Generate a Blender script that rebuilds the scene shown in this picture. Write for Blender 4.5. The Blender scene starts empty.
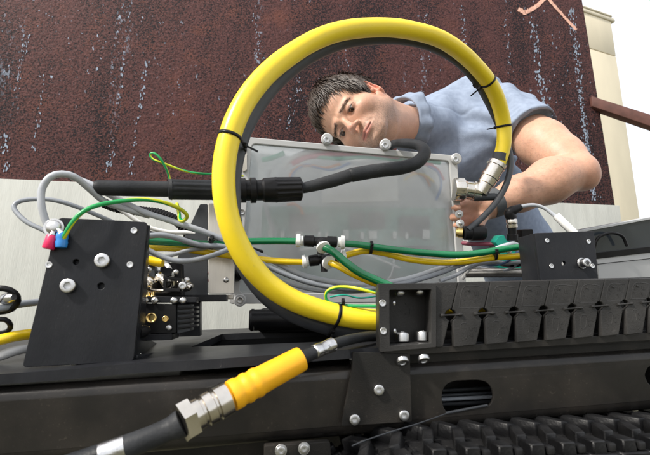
import bpy, bmesh, math, random
import numpy as np
from mathutils import Vector, Matrix, noise
random.seed(7); np.random.seed(7)
R = math.radians
# ------------------------------------------------------------------ camera
sc = bpy.context.scene
COL = sc.collection
CAMH = 0.62; PITCH = R(10.6); FPX = 433.0
cd = bpy.data.cameras.new('camera'); cam = bpy.data.objects.new('camera', cd); COL.objects.link(cam)
cam.location = (0, 0, CAMH); cam.rotation_euler = (R(90) + PITCH, 0, 0)
cd.sensor_width = 36; cd.lens = FPX / 650 * 36; cd.clip_start = 0.05; cd.clip_end = 1000
cd.dof.use_dof = True; cd.dof.focus_distance = 1.0; cd.dof.aperture_fstop = 9
sc.camera = cam
# ------------------------------------------------------------------ world, sun
SUN_EL, SUN_AZ = 44, -128          # azimuth clockwise from +Y: the sun stands behind the camera, to the left
w = bpy.data.worlds.new('World'); sc.world = w; w.use_nodes = True
nt = w.node_tree; bg = nt.nodes['Background']
sky = nt.nodes.new('ShaderNodeTexSky'); sky.sky_type = 'NISHITA'; sky.sun_disc = False
sky.sun_elevation = R(SUN_EL); sky.sun_rotation = R(SUN_AZ); sky.dust_density = 4; sky.air_density = 1.0; sky.ozone_density = 1.0
mx = nt.nodes.new('ShaderNodeMix'); mx.data_type = 'RGBA'; mx.inputs[0].default_value = 0.58
mx.inputs[7].default_value = (13.2, 13.3, 13.5, 1)      # thin bright cloud over the whole sky
nt.links.new(sky.outputs[0], mx.inputs[6]); nt.links.new(mx.outputs[2], bg.inputs[0]); bg.inputs[1].default_value = 0.095
sd = bpy.data.lights.new('sun', 'SUN'); sd.energy = 3.2; sd.angle = R(5); sd.color = (1, .95, .87)
sun = bpy.data.objects.new('sun', sd); COL.objects.link(sun)
_d = Vector((math.sin(R(SUN_AZ)) * math.cos(R(SUN_EL)), math.cos(R(SUN_AZ)) * math.cos(R(SUN_EL)), math.sin(R(SUN_EL))))
sun.rotation_euler = _d.to_track_quat('Z', 'Y').to_euler(); sun.location = _d * 20
sc.view_settings.view_transform = 'Standard'; sc.view_settings.look = 'None'
sc.view_settings.exposure = 0.55; sc.view_settings.gamma = 1
sc.render.engine = 'CYCLES'; sc.cycles.use_denoising = True
sc.cycles.max_bounces = 10; sc.cycles.transparent_max_bounces = 12; sc.cycles.transmission_bounces = 8
sc.cycles.sample_clamp_indirect = 4
# ------------------------------------------------------------------ pixels to points
RX = Vector((1, 0, 0)); UPC = Vector((0, -math.sin(PITCH), math.cos(PITCH))); FW = Vector((0, math.cos(PITCH), math.sin(PITCH)))
C0 = Vector((0, 0, CAMH))
def ray(px, py): return RX * ((px - 325) / FPX) + UPC * (-(py - 227.5) / FPX) + FW
def at(px, py, d): return C0 + ray(px, py) * d
class Frame:
    """a plane with in-plane axes u (to the right), v (up) and n (towards the viewer's side)"""
    def __init__(s, a, b, c):        # a top left, b top right, c bottom left
        s.o = a.copy(); s.u = (b - a).normalized(); n = (b - a).cross(a - c).normalized()
        if n.dot(C0 - a) < 0: n = -n
        s.n = n; s.v = n.cross(s.u)
        if s.v.z < 0: s.v = -s.v; s.u = s.v.cross(s.n)
    def at(s, px, py, off=0):        # off: metres behind the plane
        r = ray(px, py); o = s.o - s.n * off
        t = (o - C0).dot(s.n) / r.dot(s.n)
        return C0 + r * t
    def uv(s, px, py, off=0):
        p = s.at(px, py, off) - s.o
        return (p.dot(s.u), p.dot(s.v))
    def scale(s, px, py): return (s.at(px, py) - C0).dot(FW) / FPX
    def mat(s, off=0, p=None):
        o = s.o - s.n * off if p is None else p
        m = Matrix((s.u, s.v, s.n)).transposed().to_4x4(); m.translation = o
        return m
# the machine's front plane: vertical, nearer on the left
_a = at(0, 300, .55); _b = at(650, 300, .69); _b.z = _a.z
MF = Frame(_a, _b, _a - Vector((0, 0, 1)))
def on(px, py, off=0): return MF.at(px, py, off)
# ------------------------------------------------------------------ materials
def mat(name, col, rough=.5, metal=0, var=.0, vscale=30, bump=0, bscale=200, coat=0, spec=.5, col2=None, alpha=1, wear=0, wcol=(.3, .27, .22), sub=0, stretch=None, bd=.001):
    m = bpy.data.materials.new(name); m.use_nodes = True; t = m.node_tree; N = t.nodes; L = t.links
    b = N['Principled BSDF']
    b.inputs['Roughness'].default_value = rough; b.inputs['Metallic'].default_value = metal
    b.inputs['Specular IOR Level'].default_value = spec; b.inputs['Coat Weight'].default_value = coat
    b.inputs['Base Color'].default_value = (*col, 1)
    tc = N.new('ShaderNodeTexCoord'); src = tc.outputs['Object']
    if stretch:
        mp = N.new('ShaderNodeMapping'); mp.inputs['Scale'].default_value = stretch; L.new(src, mp.inputs[0]); src = mp.outputs[0]
    out = None
    if var or col2:
        n = N.new('ShaderNodeTexNoise'); n.inputs['Scale'].default_value = vscale; n.inputs['Detail'].default_value = 6
        L.new(src, n.inputs['Vector'])
        r = N.new('ShaderNodeValToRGB'); r.color_ramp.elements[0].position = .3; r.color_ramp.elements[1].position = .72
        c2 = col2 if col2 else tuple(min(1, c * (1 + var)) for c in col)
        r.color_ramp.elements[0].color = (*(tuple(c * (1 - var) for c in col)), 1); r.color_ramp.elements[1].color = (*c2, 1)
        L.new(n.outputs[0], r.inputs[0]); out = r.outputs[0]
        rr = N.new('ShaderNodeMapRange'); rr.inputs[3].default_value = max(.03, rough - .1); rr.inputs[4].default_value = min(1, rough + .1)
        L.new(n.outputs[0], rr.inputs[0]); L.new(rr.outputs[0], b.inputs['Roughness'])
    if wear:                            # dust, specks and scuffs
        n2 = N.new('ShaderNodeTexNoise'); n2.inputs['Scale'].default_value = 260; n2.inputs['Detail'].default_value = 3; L.new(tc.outputs['Object'], n2.inputs['Vector'])
        n3 = N.new('ShaderNodeTexNoise'); n3.inputs['Scale'].default_value = 14; n3.inputs['Detail'].default_value = 5; L.new(tc.outputs['Object'], n3.inputs['Vector'])
        r2 = N.new('ShaderNodeValToRGB'); r2.color_ramp.elements[0].position = .62; r2.color_ramp.elements[1].position = .74; L.new(n2.outputs[0], r2.inputs[0])
        r3 = N.new('ShaderNodeValToRGB'); r3.color_ramp.elements[0].position = .42; r3.color_ramp.elements[1].position = .75; L.new(n3.outputs[0], r3.inputs[0])
        ad = N.new('ShaderNodeMath'); ad.operation = 'MULTIPLY_ADD'; L.new(r2.outputs[0], ad.inputs[0]); L.new(r3.outputs[0], ad.inputs[1]); 
        ml = N.new('ShaderNodeMath'); ml.operation = 'MULTIPLY'; L.new(r3.outputs[0], ml.inputs[0]); ml.inputs[1].default_value = .35; L.new(ml.outputs[0], ad.inputs[2])
        mw = N.new('ShaderNodeMath'); mw.operation = 'MULTIPLY'; mw.use_clamp = True; L.new(ad.outputs[0], mw.inputs[0]); mw.inputs[1].default_value = wear
        mc = N.new('ShaderNodeMix'); mc.data_type = 'RGBA'; L.new(mw.outputs[0], mc.inputs[0])
        if out: L.new(out, mc.inputs[6])
        else: mc.inputs[6].default_value = (*col, 1)
        mc.inputs[7].default_value = (*wcol, 1); out = mc.outputs[2]
    if out: L.new(out, b.inputs['Base Color'])
    if bump:
        nb = N.new('ShaderNodeTexNoise'); nb.inputs['Scale'].default_value = bscale; nb.inputs['Detail'].default_value = 4; L.new(src, nb.inputs['Vector'])
        bp = N.new('ShaderNodeBump'); bp.inputs['Strength'].default_value = bump; bp.inputs['Distance'].default_value = bd
        L.new(nb.outputs[0], bp.inputs['Height']); L.new(bp.outputs[0], b.inputs['Normal'])
    if sub:
        b.inputs['Subsurface Weight'].default_value = sub; b.inputs['Subsurface Radius'].default_value = (1, .35, .2); b.inputs['Subsurface Scale'].default_value = .006
    return m
M = {}
M['anod'] = mat('black anodised plate', (.014, .015, .018), .36, 0, .3, 18, .25, 500, wear=.2, wcol=(.13, .125, .12), stretch=(1, 1, .25), spec=.2)
M['powder'] = mat('dusty black powder coat', (.014, .0135, .0125), .45, 0, .35, 9, .35, 700, wear=.45, wcol=(.12, .10, .08), spec=.2)
M['beam'] = mat('worn brown black beam paint', (.0165, .0155, .0145), .25, 0, .45, 3, .12, 900, wear=.36, wcol=(.12, .10, .08), spec=.3)
M['black'] = mat('black plastic', (.009, .009, .010), .34, 0, .2, 40, .1, 400, wear=.10, wcol=(.14, .13, .12), spec=.2)
M['rubber'] = mat('dark rubber', (.022, .024, .027), .5, 0, .3, 30, .4, 300, wear=.3, wcol=(.13, .12, .11), spec=.2)
M['track'] = mat('dusty track rubber', (.007, .0072, .008), .42, 0, .4, 25, .7, 160, wear=.45, wcol=(.09, .088, .086), spec=.2)
M['chain'] = mat('dark grey chain plastic', (.026, .0255, .025), .36, 0, .25, 25, .35, 500, wear=.34, wcol=(.14, .13, .12), spec=.2)
M['hosegrey'] = mat('dark grey hose', (.042, .046, .053), .45, 0, .25, 20, .2, 400, wear=.3, wcol=(.2, .2, .2))
M['yellow'] = mat('yellow hose', (.90, .68, .02), .33, 0, .06, 9, .12, 160, wear=.34, wcol=(.42, .33, .10))
M['yellow2'] = mat('orange yellow rubber sleeve', (.88, .43, .008), .45, 0, .05, 25, .25, 120, wear=.10, wcol=(.4, .25, .05))
M['ytube'] = mat('yellow air tube', (.85, .58, .01), .25, 0, .05, 30, coat=.2)
M['gtube'] = mat('green air tube', (.004, .16, .058), .2, 0, .15, 30, coat=.3)
M['grey'] = mat('light grey cable', (.40, .42, .45), .42, 0, .06, 20, .1, 300)
M['grey2'] = mat('mid grey cable', (.26, .28, .31), .42, 0, .06, 20, .1, 300)
M['white'] = mat('white plastic', (.80, .80, .78), .35, 0, .04, 30)
M['zinc'] = mat('zinc plated steel', (.60, .60, .60), .24, 1, .15, 90, .2, 300)
M['nickel'] = mat('nickel plated brass', (.66, .62, .56), .2, 1, .12, 40, .1, 300)
M['alu'] = mat('brushed aluminium', (.62, .58, .52), .38, 1, .15, 60, .2, 300, stretch=(1, 1, .1))
M['brass'] = mat('brass', (.75, .55, .22), .25, 1, .1, 60)
M['tray'] = mat('light grey enclosure plastic', (.47, .475, .475), .4, 0, .04, 20, .1, 300)
M['pcb'] = mat('green circuit board', (.14, .34, .28), .4, 0, .3, 60)
M['chip'] = mat('grey relay', (.07, .075, .08), .4)
M['red'] = mat('red insulation', (.68, .015, .10), .35, 0, .1, 60)
M['blue'] = mat('blue insulation', (.02, .20, .55), .3, 0, .1, 60)
M['bluegrey'] = mat('slate blue cable', (.08, .14, .26), .4)
M['oldpaint'] = mat('pale blue grey paint flakes', (.25, .30, .38), .8, 0, .3, 120)
M['pink'] = mat('pink insulation', (.75, .08, .16), .4)
M['orange'] = mat('orange insulation', (.75, .24, .03), .4)
M['teal'] = mat('teal fitting', (.02, .42, .30), .35, 0, .1, 60)
M['mint'] = mat('mint insulation', (.05, .55, .35), .4)
M['slate'] = mat('slate grey bracket', (.034, .038, .044), .5, 0, .2, 30, .2, 400)
M['cream'] = mat('cream render', (.72, .65, .49), .85, 0, .06, 3, .3, 60, stretch=(1, 1, .4))
M['cream2'] = mat('cream coping', (.70, .64, .50), .8, 0, .05, 5)
M['railbrown'] = mat('rust brown painted steel', (.11, .045, .035), .6, 0, .25, 20, .3, 200)
M['ground'] = mat('dusty ground', (.085, .08, .06), .95, 0, .3, 3, .8, 60, col2=(.15, .145, .08), bd=.01)
M['silver'] = mat('pale grey painted metal', (.50, .51, .52), .35, .2, .05, 6, coat=.4)
M['trousers'] = mat('dark blue work trousers', (.03, .04, .07), .85, 0, .2, 40, .5, 300)
M['leather'] = mat('black leather', (.02, .018, .016), .5, 0, .2, 40, .3, 200)
M['strap'] = mat('dark grey watch strap', (.07, .075, .08), .55, 0, .1, 60, .3, 500)
M['copper'] = mat('purple brown wire', (.22, .05, .08), .4)
M['chalk'] = mat('orange paint mark', (.72, .42, .32), .9, 0, .3, 90, .5, 200, wear=.9, wcol=(.2, .08, .07))

def darkglass():
    m = mat('dark glass', (.035, .042, .05), .08, 0, .3, 3, coat=.6, wear=.3, wcol=(.12, .13, .14)); return m
M['glass'] = darkglass()
def frosted():
    m = bpy.data.materials.new('frosted polycarbonate'); m.use_nodes = True; t = m.node_tree; N = t.nodes; L = t.links
    for n in list(N): N.remove(n)
    o = N.new('ShaderNodeOutputMaterial'); tr = N.new('ShaderNodeBsdfTransparent'); tr.inputs[0].default_value = (.98, .985, .99, 1)
    rf = N.new('ShaderNodeBsdfRefraction'); rf.inputs['Roughness'].default_value = .28; rf.inputs['IOR'].default_value = 1.12; rf.inputs[0].default_value = (.95, .97, .98, 1)
    tl = N.new('ShaderNodeBsdfTranslucent'); tl.inputs[0].default_value = (.8, .83, .86, 1)
    df = N.new('ShaderNodeBsdfDiffuse'); df.inputs[0].default_value = (.90, .92, .94, 1)
    gl = N.new('ShaderNodeBsdfGlossy'); gl.inputs['Roughness'].default_value = .3
    tc = N.new('ShaderNodeTexCoord'); nz = N.new('ShaderNodeTexNoise'); nz.inputs['Scale'].default_value = 9; nz.inputs['Detail'].default_value = 5; L.new(tc.outputs['Object'], nz.inputs['Vector'])
    mr = N.new('ShaderNodeMapRange'); mr.inputs[1].default_value = .3; mr.inputs[2].default_value = .75; mr.inputs[3].default_value = .17; mr.inputs[4].default_value = .27; L.new(nz.outputs[0], mr.inputs[0])
    a = N.new('ShaderNodeMixShader'); a.inputs[0].default_value = .16; L.new(tr.outputs[0], a.inputs[1]); L.new(rf.outputs[0], a.inputs[2])
    b = N.new('ShaderNodeMixShader'); b.inputs[0].default_value = .85; L.new(tl.outputs[0], b.inputs[1]); L.new(df.outputs[0], b.inputs[2])
    c = N.new('ShaderNodeMixShader'); L.new(mr.outputs[0], c.inputs[0]); L.new(a.outputs[0], c.inputs[1]); L.new(b.outputs[0], c.inputs[2])
    fr = N.new('ShaderNodeFresnel'); fr.inputs[0].default_value = 1.45
    d = N.new('ShaderNodeMixShader'); L.new(fr.outputs[0], d.inputs[0]); L.new(c.outputs[0], d.inputs[1]); L.new(gl.outputs[0], d.inputs[2])
    L.new(d.outputs[0], o.inputs[0]); return m
M['frost'] = frosted()
def milky():
    m = bpy.data.materials.new('milky polycarbonate wall'); m.use_nodes = True; N = m.node_tree.nodes; L = m.node_tree.links; b = N['Principled BSDF']; o = N['Material Output']
    b.inputs['Base Color'].default_value = (.60, .64, .66, 1); b.inputs['Roughness'].default_value = .35
    tl = N.new('ShaderNodeBsdfTranslucent'); tl.inputs[0].default_value = (.85, .87, .88, 1); tr = N.new('ShaderNodeBsdfTransparent'); tr.inputs[0].default_value = (.9, .92, .93, 1)
    a = N.new('ShaderNodeMixShader'); a.inputs[0].default_value = .45; L.new(tl.outputs[0], a.inputs[1]); L.new(tr.outputs[0], a.inputs[2])
    c = N.new('ShaderNodeMixShader'); c.inputs[0].default_value = .6; L.new(b.outputs[0], c.inputs[1]); L.new(a.outputs[0], c.inputs[2]); L.new(c.outputs[0], o.inputs[0]); return m
M['milky'] = milky()
def attr_mat(name, rough, sub=0, bump=.3, bscale=400, spec=.4, sheen=0):
    m = bpy.data.materials.new(name); m.use_nodes = True; N = m.node_tree.nodes; L = m.node_tree.links; b = N['Principled BSDF']
    a = N.new('ShaderNodeVertexColor'); a.layer_name = 'tint'
    tc = N.new('ShaderNodeTexCoord'); n = N.new('ShaderNodeTexNoise'); n.inputs['Scale'].default_value = 90; n.inputs['Detail'].default_value = 5; L.new(tc.outputs['Object'], n.inputs['Vector'])
    mr = N.new('ShaderNodeMapRange'); mr.inputs[3].default_value = .86; mr.inputs[4].default_value = 1.14; L.new(n.outputs[0], mr.inputs[0])
    mm = N.new('ShaderNodeVectorMath'); mm.operation = 'MULTIPLY'; L.new(a.outputs[0], mm.inputs[0]); L.new(mr.outputs[0], mm.inputs[1]); L.new(mm.outputs[0], b.inputs['Base Color'])
    b.inputs['Roughness'].default_value = rough; b.inputs['Specular IOR Level'].default_value = spec
    if sub: b.inputs['Subsurface Weight'].default_value = sub; b.inputs['Subsurface Radius'].default_value = (1, .35, .2); b.inputs['Subsurface Scale'].default_value = .005
    nb = N.new('ShaderNodeTexNoise'); nb.inputs['Scale'].default_value = bscale; L.new(tc.outputs['Object'], nb.inputs['Vector'])
    bp = N.new('ShaderNodeBump'); bp.inputs['Strength'].default_value = bump; bp.inputs['Distance'].default_value = .001; L.new(nb.outputs[0], bp.inputs['Height']); L.new(bp.outputs[0], b.inputs['Normal'])
    return m
M['skin'] = attr_mat('skin', .48, .35)
M['shirt'] = mat('light blue grey pique cotton', (.245, .295, .39), .88, 0, .08, 60, .9, 700, spec=.15, col2=(.29, .345, .445))
M['hair'] = mat('dark brown hair', (.028, .019, .014), .42, 0, .45, 300, col2=(.085, .058, .042))
M['armhair'] = mat('fine brown hair', (.16, .09, .05), .5)
M['eyewhite'] = mat('eye white', (.40, .35, .32), .2); M['iris'] = mat('brown iris', (.022, .011, .006), .22)  # eye white darkened, lid shadow included in its colour

def wire_mat():                       # earth wire: green with a yellow stripe
    m = bpy.data.materials.new('green yellow insulation'); m.use_nodes = True; N = m.node_tree.nodes; L = m.node_tree.links; b = N['Principled BSDF']
    uv = N.new('ShaderNodeUVMap'); uv.uv_map = 'sweep'; sp = N.new('ShaderNodeSeparateXYZ'); L.new(uv.outputs[0], sp.inputs[0])
    r = N.new('ShaderNodeValToRGB'); r.color_ramp.interpolation = 'CONSTANT'; r.color_ramp.elements[0].color = (.01, .32, .08, 1)
    r.color_ramp.elements[1].position = .62; r.color_ramp.elements[1].color = (.62, .66, .02, 1); L.new(sp.outputs[0], r.inputs[0]); L.new(r.outputs[0], b.inputs['Base Color'])
    b.inputs['Roughness'].default_value = .35; return m
M['earth'] = wire_mat()

def rust_wall_mat():
    m = bpy.data.materials.new('flaking rusted steel'); m.use_nodes = True; N = m.node_tree.nodes; L = m.node_tree.links; b = N['Principled BSDF']
    b.inputs['Roughness'].default_value = .75; b.inputs['Specular IOR Level'].default_value = .3
    tc = N.new('ShaderNodeTexCoord'); O = tc.outputs['Object']
    def nz(scale, det=4, v=O, rough=.5, dist=0):
        n = N.new('ShaderNodeTexNoise'); n.inputs['Scale'].default_value = scale; n.inputs['Detail'].default_value = det; n.inputs['Roughness'].default_value = rough; n.inputs['Distortion'].default_value = dist; L.new(v, n.inputs['Vector']); return n.outputs[0]
    def ramp(v, a, bb, ca=(0, 0, 0, 1), cb=(1, 1, 1, 1)):
        r = N.new('ShaderNodeValToRGB'); r.color_ramp.elements[0].position = a; r.color_ramp.elements[1].position = bb; r.color_ramp.elements[0].color = ca; r.color_ramp.elements[1].color = cb; L.new(v, r.inputs[0]); return r.outputs[0]
    def math_(op, a, bb):
        n = N.new('ShaderNodeMath'); n.operation = op
        for i, x in enumerate((a, bb)):
            if isinstance(x, (int, float)): n.inputs[i].default_value = x
            else: L.new(x, n.inputs[i])
        n.use_clamp = False; return n.outputs[0]
    def mix(f, a, bb):
        n = N.new('ShaderNodeMix'); n.data_type = 'RGBA'; L.new(f, n.inputs[0])
        for i, x in ((6, a), (7, bb)):
            if isinstance(x, tuple): n.inputs[i].default_value = x
            else: L.new(x, n.inputs[i])
        return n.outputs[2]
    base = ramp(nz(95, 6), .36, .66, (.055, .019, .018, 1), (.125, .050, .047, 1))
    big = nz(1.7, 4)
    base = mix(ramp(nz(7, 5), .52, .85), base, (.150, .052, .036, 1))
    # dark pits, denser in patches that run downwards
    mp = N.new('ShaderNodeMapping'); mp.inputs['Scale'].default_value = (1.6, 1.6, .35); L.new(O, mp.inputs[0])
    patch = nz(2.2, 3, mp.outputs[0])
    pit = nz(105, 3, rough=.62, dist=.5)
    thr = math_('ADD', pit, math_('MULTIPLY', math_('SUBTRACT', patch, .5), .42))
    pitm = ramp(thr, .552, .572)
    col = mix(pitm, base, (.010, .006, .009, 1))
    # pale grey blue paint remnants in vertical runs
    mp2 = N.new('ShaderNodeMapping'); mp2.inputs['Scale'].default_value = (7.5, 7.5, .40); L.new(O, mp2.inputs[0])
    run = ramp(nz(1.0, 2, mp2.outputs[0]), .66, .74)
    mp3 = N.new('ShaderNodeMapping'); mp3.inputs['Scale'].default_value = (1, 1, .55); L.new(O, mp3.inputs[0])
    fl = ramp(nz(62, 3, mp3.outputs[0], .55, .3), .59, .605)
    clump = ramp(nz(2.6, 3), .44, .60)
    flm = math_('MULTIPLY', math_('MULTIPLY', run, fl), clump)
    fl2 = math_('MULTIPLY', ramp(nz(48, 2, mp3.outputs[0]), .70, .715), ramp(nz(1.4, 2), .42, .6))
    flm = math_('MAXIMUM', flm, fl2)
    col = mix(flm, col, (.34, .41, .52, 1))
    L.new(col, b.inputs['Base Color'])
    h = math_('SUBTRACT', math_('ADD', nz(60, 5), math_('MULTIPLY', flm, .2)), math_('MULTIPLY', pitm, .5))
    bp = N.new('ShaderNodeBump'); bp.inputs['Strength'].default_value = .8; bp.inputs['Distance'].default_value = .006; L.new(h, bp.inputs['Height']); L.new(bp.outputs[0], b.inputs['Normal'])
    return m
M['rust'] = rust_wall_mat()
M['concrete'] = mat('board marked pale concrete', (.44, .45, .42), .85, 0, .10, 7, .5, 70, wear=.25, wcol=(.34, .31, .26), stretch=(2.4, 2.4, .3), bd=.003)

# ------------------------------------------------------------------ building blocks
WL = {}
def thing(name, label, cat, loc, group=None):
    o = bpy.data.objects.new(name, None); COL.objects.link(o); o.location = loc; o.empty_display_size = .05
    WL[o] = Vector(loc); o['label'] = label; o['category'] = cat
    if group: o['group'] = group
    return o
def link(name, me, material, parent=None, label=None):
    """me is in world coordinates; the object gets its origin at the thing's base"""
    if parent is None:
        co = np.empty(len(me.vertices) * 3); me.vertices.foreach_get('co', co); co = co.reshape(-1, 3)
        L0 = Vector(((co[:, 0].min() + co[:, 0].max()) / 2, (co[:, 1].min() + co[:, 1].max()) / 2, co[:, 2].min()))
    else: L0 = WL[parent]
    me.transform(Matrix.Translation(-L0))
    if material and not me.materials: me.materials.append(M[material] if isinstance(material, str) else material)
    o = bpy.data.objects.new(name, me); COL.objects.link(o); WL[o] = L0
    if parent is None: o.location = L0
    else: o.parent = parent
    if label: o['label'] = label
    return o
def tag(o, label, cat, group=None):
    o['label'] = label; o['category'] = cat
    if group: o['group'] = group
    return o
def inst(name, me, mtx, parent, label=None):
    """shared mesh placed by a world matrix under a parent"""
    o = bpy.data.objects.new(name, me); COL.objects.link(o); o.parent = parent
    o.matrix_basis = Matrix.Translation(-WL[parent]) @ mtx; WL[o] = WL[parent]
    if label: o['label'] = label
    return o
def bm_mesh(bm, name='m', smooth=False, angle=None):
    me = bpy.data.meshes.new(name); bmesh.ops.recalc_face_normals(bm, faces=bm.faces); bm.to_mesh(me); bm.free()
    if smooth or angle:
        me.polygons.foreach_set('use_smooth', [True] * len(me.polygons))
        if angle: me.set_sharp_from_angle(angle=R(angle))
    return me
def pts_mesh(vs, fs, smooth=True, angle=None):
    me = bpy.data.meshes.new('m'); me.from_pydata([tuple(v) for v in vs], [], fs); me.update()
    if smooth:
        me.polygons.foreach_set('use_smooth', [True] * len(me.polygons))
        if angle: me.set_sharp_from_angle(angle=R(angle))
    return me
def spline(P, step=.006, closed=False):
    """Catmull-Rom through points (Vector, radius)"""
    P = [(Vector(p[0]), p[1]) for p in P]
    if not closed: P = [(P[0][0] * 2 - P[1][0], P[0][1])] + P + [(P[-1][0] * 2 - P[-2][0], P[-1][1])]
    else: P = [P[-1]] + P + [P[0], P[1]]
    out = []
    for i in range(1, len(P) - 2):
        p0, p1, p2, p3 = (P[i + k][0] for k in (-1, 0, 1, 2)); r1, r2 = P[i][1], P[i + 1][1]
        n = max(2, int((p2 - p1).length / step))
        for k in range(n):
            t = k / n
            q = .5 * ((2 * p1) + (p2 - p0) * t + (2 * p0 - 5 * p1 + 4 * p2 - p3) * t * t + (3 * p1 - p0 - 3 * p2 + p3) * t ** 3)
            out.append((q, r1 + (r2 - r1) * t))
    if not closed: out.append(P[-2])
    return out
def sweep(path, seg=14, twist=0, closed=False, capround=False):
    n = len(path); vs = []; fs = []; uvs = []
    T = [((path[(i + 1) % n][0] if (closed or i < n - 1) else path[i][0]) - (path[i - 1][0] if (closed or i > 0) else path[i][0])).normalized() for i in range(n)]
    a = T[0].orthogonal().normalized(); acc = 0
    for i in range(n):
        if i: a = (a - T[i] * a.dot(T[i])).normalized(); acc += (path[i][0] - path[i - 1][0]).length
        b = T[i].cross(a)
        for k in range(seg):
            th = 2 * math.pi * k / seg + twist * acc
            vs.append(path[i][0] + (a * math.cos(th) + b * math.sin(th)) * path[i][1])
    m = n if closed else n - 1
    for i in range(m):
        for k in range(seg):
            j = (i + 1) % n
            fs.append((i * seg + k, i * seg + (k + 1) % seg, j * seg + (k + 1) % seg, j * seg + k)); uvs.append((k / seg, (k + 1) / seg))
    nf = len(fs)
    if not closed:
        fs.append(tuple(range(seg - 1, -1, -1))); fs.append(tuple((n - 1) * seg + k for k in range(seg)))
    me = pts_mesh(vs, fs, True, 50)
    ul = me.uv_layers.new(name='sweep'); li = 0
    dat = np.zeros(len(me.loops) * 2)
    for i in range(nf):
        u0, u1 = uvs[i]
        dat[i * 8:i * 8 + 8] = (u0, 0, u1, 0, u1, 1, u0, 1)
    ul.data.foreach_set('uv', dat)
    return me
def pxpath(P, r, off=None):
    """P: (px, py, d[, r]) -> spline path"""
    return [(at(p[0], p[1], p[2]), (p[3] if len(p) > 3 else r)) for p in P]
def tube(name, P, r, m, parent=None, seg=14, step=.006, twist=0, closed=False, label=None):
    return link(name, sweep(spline(pxpath(P, r), step, closed), seg, twist, closed), m, parent, label)
def lathe_mesh(prof, seg=28, hexes=(), angle=35, ribs=None):
    """profile [(t, r)] about +Z; indices in hexes get a hexagonal section; ribs=(i0,i1,n,depth)"""
    vs = []; fs = []
    for i, (t, r) in enumerate(prof):
        for k in range(seg):
            th = 2 * math.pi * k / seg; rr = r
            if i in hexes:
                x = (th % (math.pi / 3)) - math.pi / 6; rr = r * math.cos(math.pi / 6) / math.cos(x)
            if ribs and ribs[0] <= i <= ribs[1]: rr *= 1 - ribs[3] * (1 if (k * ribs[2] // seg) % 2 else 0)
            vs.append((rr * math.cos(th), rr * math.sin(th), t))
    for i in range(len(prof) - 1):
        for k in range(seg): fs.append((i * seg + k, i * seg + (k + 1) % seg, (i + 1) * seg + (k + 1) % seg, (i + 1) * seg + k))
    fs.append(tuple(range(seg - 1, -1, -1))); fs.append(tuple((len(prof) - 1) * seg + k for k in range(seg)))
    return pts_mesh(vs, fs, True, angle)
def axis_mat(p, z, roll=None):
    z = Vector(z).normalized(); x = (z.orthogonal() if roll is None else (Vector(roll) - z * z.dot(Vector(roll)))).normalized(); y = z.cross(x)
    m = Matrix((x, y, z)).transposed().to_4x4(); m.translation = p; return m
def lathe(name, p0, p1, prof, m, parent=None, seg=28, hexes=(), ribs=None, norm=True, label=None):
    """profile t runs 0..1 from p0 to p1 when norm"""
    L = (p1 - p0).length
    me = lathe_mesh([(t * L if norm else t, r) for t, r in prof], seg, hexes, 35, ribs); me.transform(axis_mat(p0, p1 - p0))
    return link(name, me, m, parent, label)
def box_bm(bm, c, ux, uy, uz, sx, sy, sz):
    vs = [bm.verts.new(c + ux * (sx * a) + uy * (sy * b) + uz * (sz * d)) for a in (-.5, .5) for b in (-.5, .5) for d in (-.5, .5)]
    for f in ((0, 1, 3, 2), (4, 6, 7, 5), (0, 4, 5, 1), (2, 3, 7, 6), (0, 2, 6, 4), (1, 5, 7, 3)): bm.faces.new([vs[i] for i in f])
def bevel(bm, w, seg=2):
    bmesh.ops.recalc_face_normals(bm, faces=bm.faces)
    bmesh.ops.bevel(bm, geom=[e for e in bm.edges if len(e.link_faces) == 2 and e.calc_face_angle(0) > .5], offset=w, segments=seg, affect='EDGES', profile=.5, clamp_overlap=True)
def box(name, c, F, sx, sy, sz, m, parent=None, bev=.0015, label=None):
    bm = bmesh.new(); box_bm(bm, c, F.u, F.v, F.n, sx, sy, sz)
    if bev: bevel(bm, bev)
    return link(name, bm_mesh(bm, angle=40), m, parent, label)
def prism_bm(poly, ext, bev=.0015):
    bm = bmesh.new(); a = [bm.verts.new(p) for p in poly]; b = [bm.verts.new(p + ext) for p in poly]; n = len(poly)
    bm.faces.new(a); bm.faces.new(b[::-1])
    for i in range(n): bm.faces.new((a[i], b[i], b[(i + 1) % n], a[(i + 1) % n]))
    if bev: bevel(bm, bev)
    return bm
def prism(name, poly, ext, m, parent=None, bev=.0015, label=None):
    return link(name, bm_mesh(prism_bm(poly, ext, bev), angle=40), m, parent, label)
def rounded(uv, r, k=5):
    out = []; n = len(uv)
    for i in range(n):
        p = Vector(uv[i]); a = Vector(uv[i - 1]) - p; b = Vector(uv[(i + 1) % n]) - p; rr = min(r, a.length * .45, b.length * .45)
        A = p + a.normalized() * rr; B = p + b.normalized() * rr
        for j in range(k + 1):
            t = j / k; out.append(tuple(A * (1 - t) ** 2 + p * (2 * t * (1 - t)) + B * t * t))
    return out
def circle(c, r, n=20): return [(c[0] + r * math.cos(2 * math.pi * i / n), c[1] + r * math.sin(2 * math.pi * i / n)) for i in range(n)]
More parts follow.
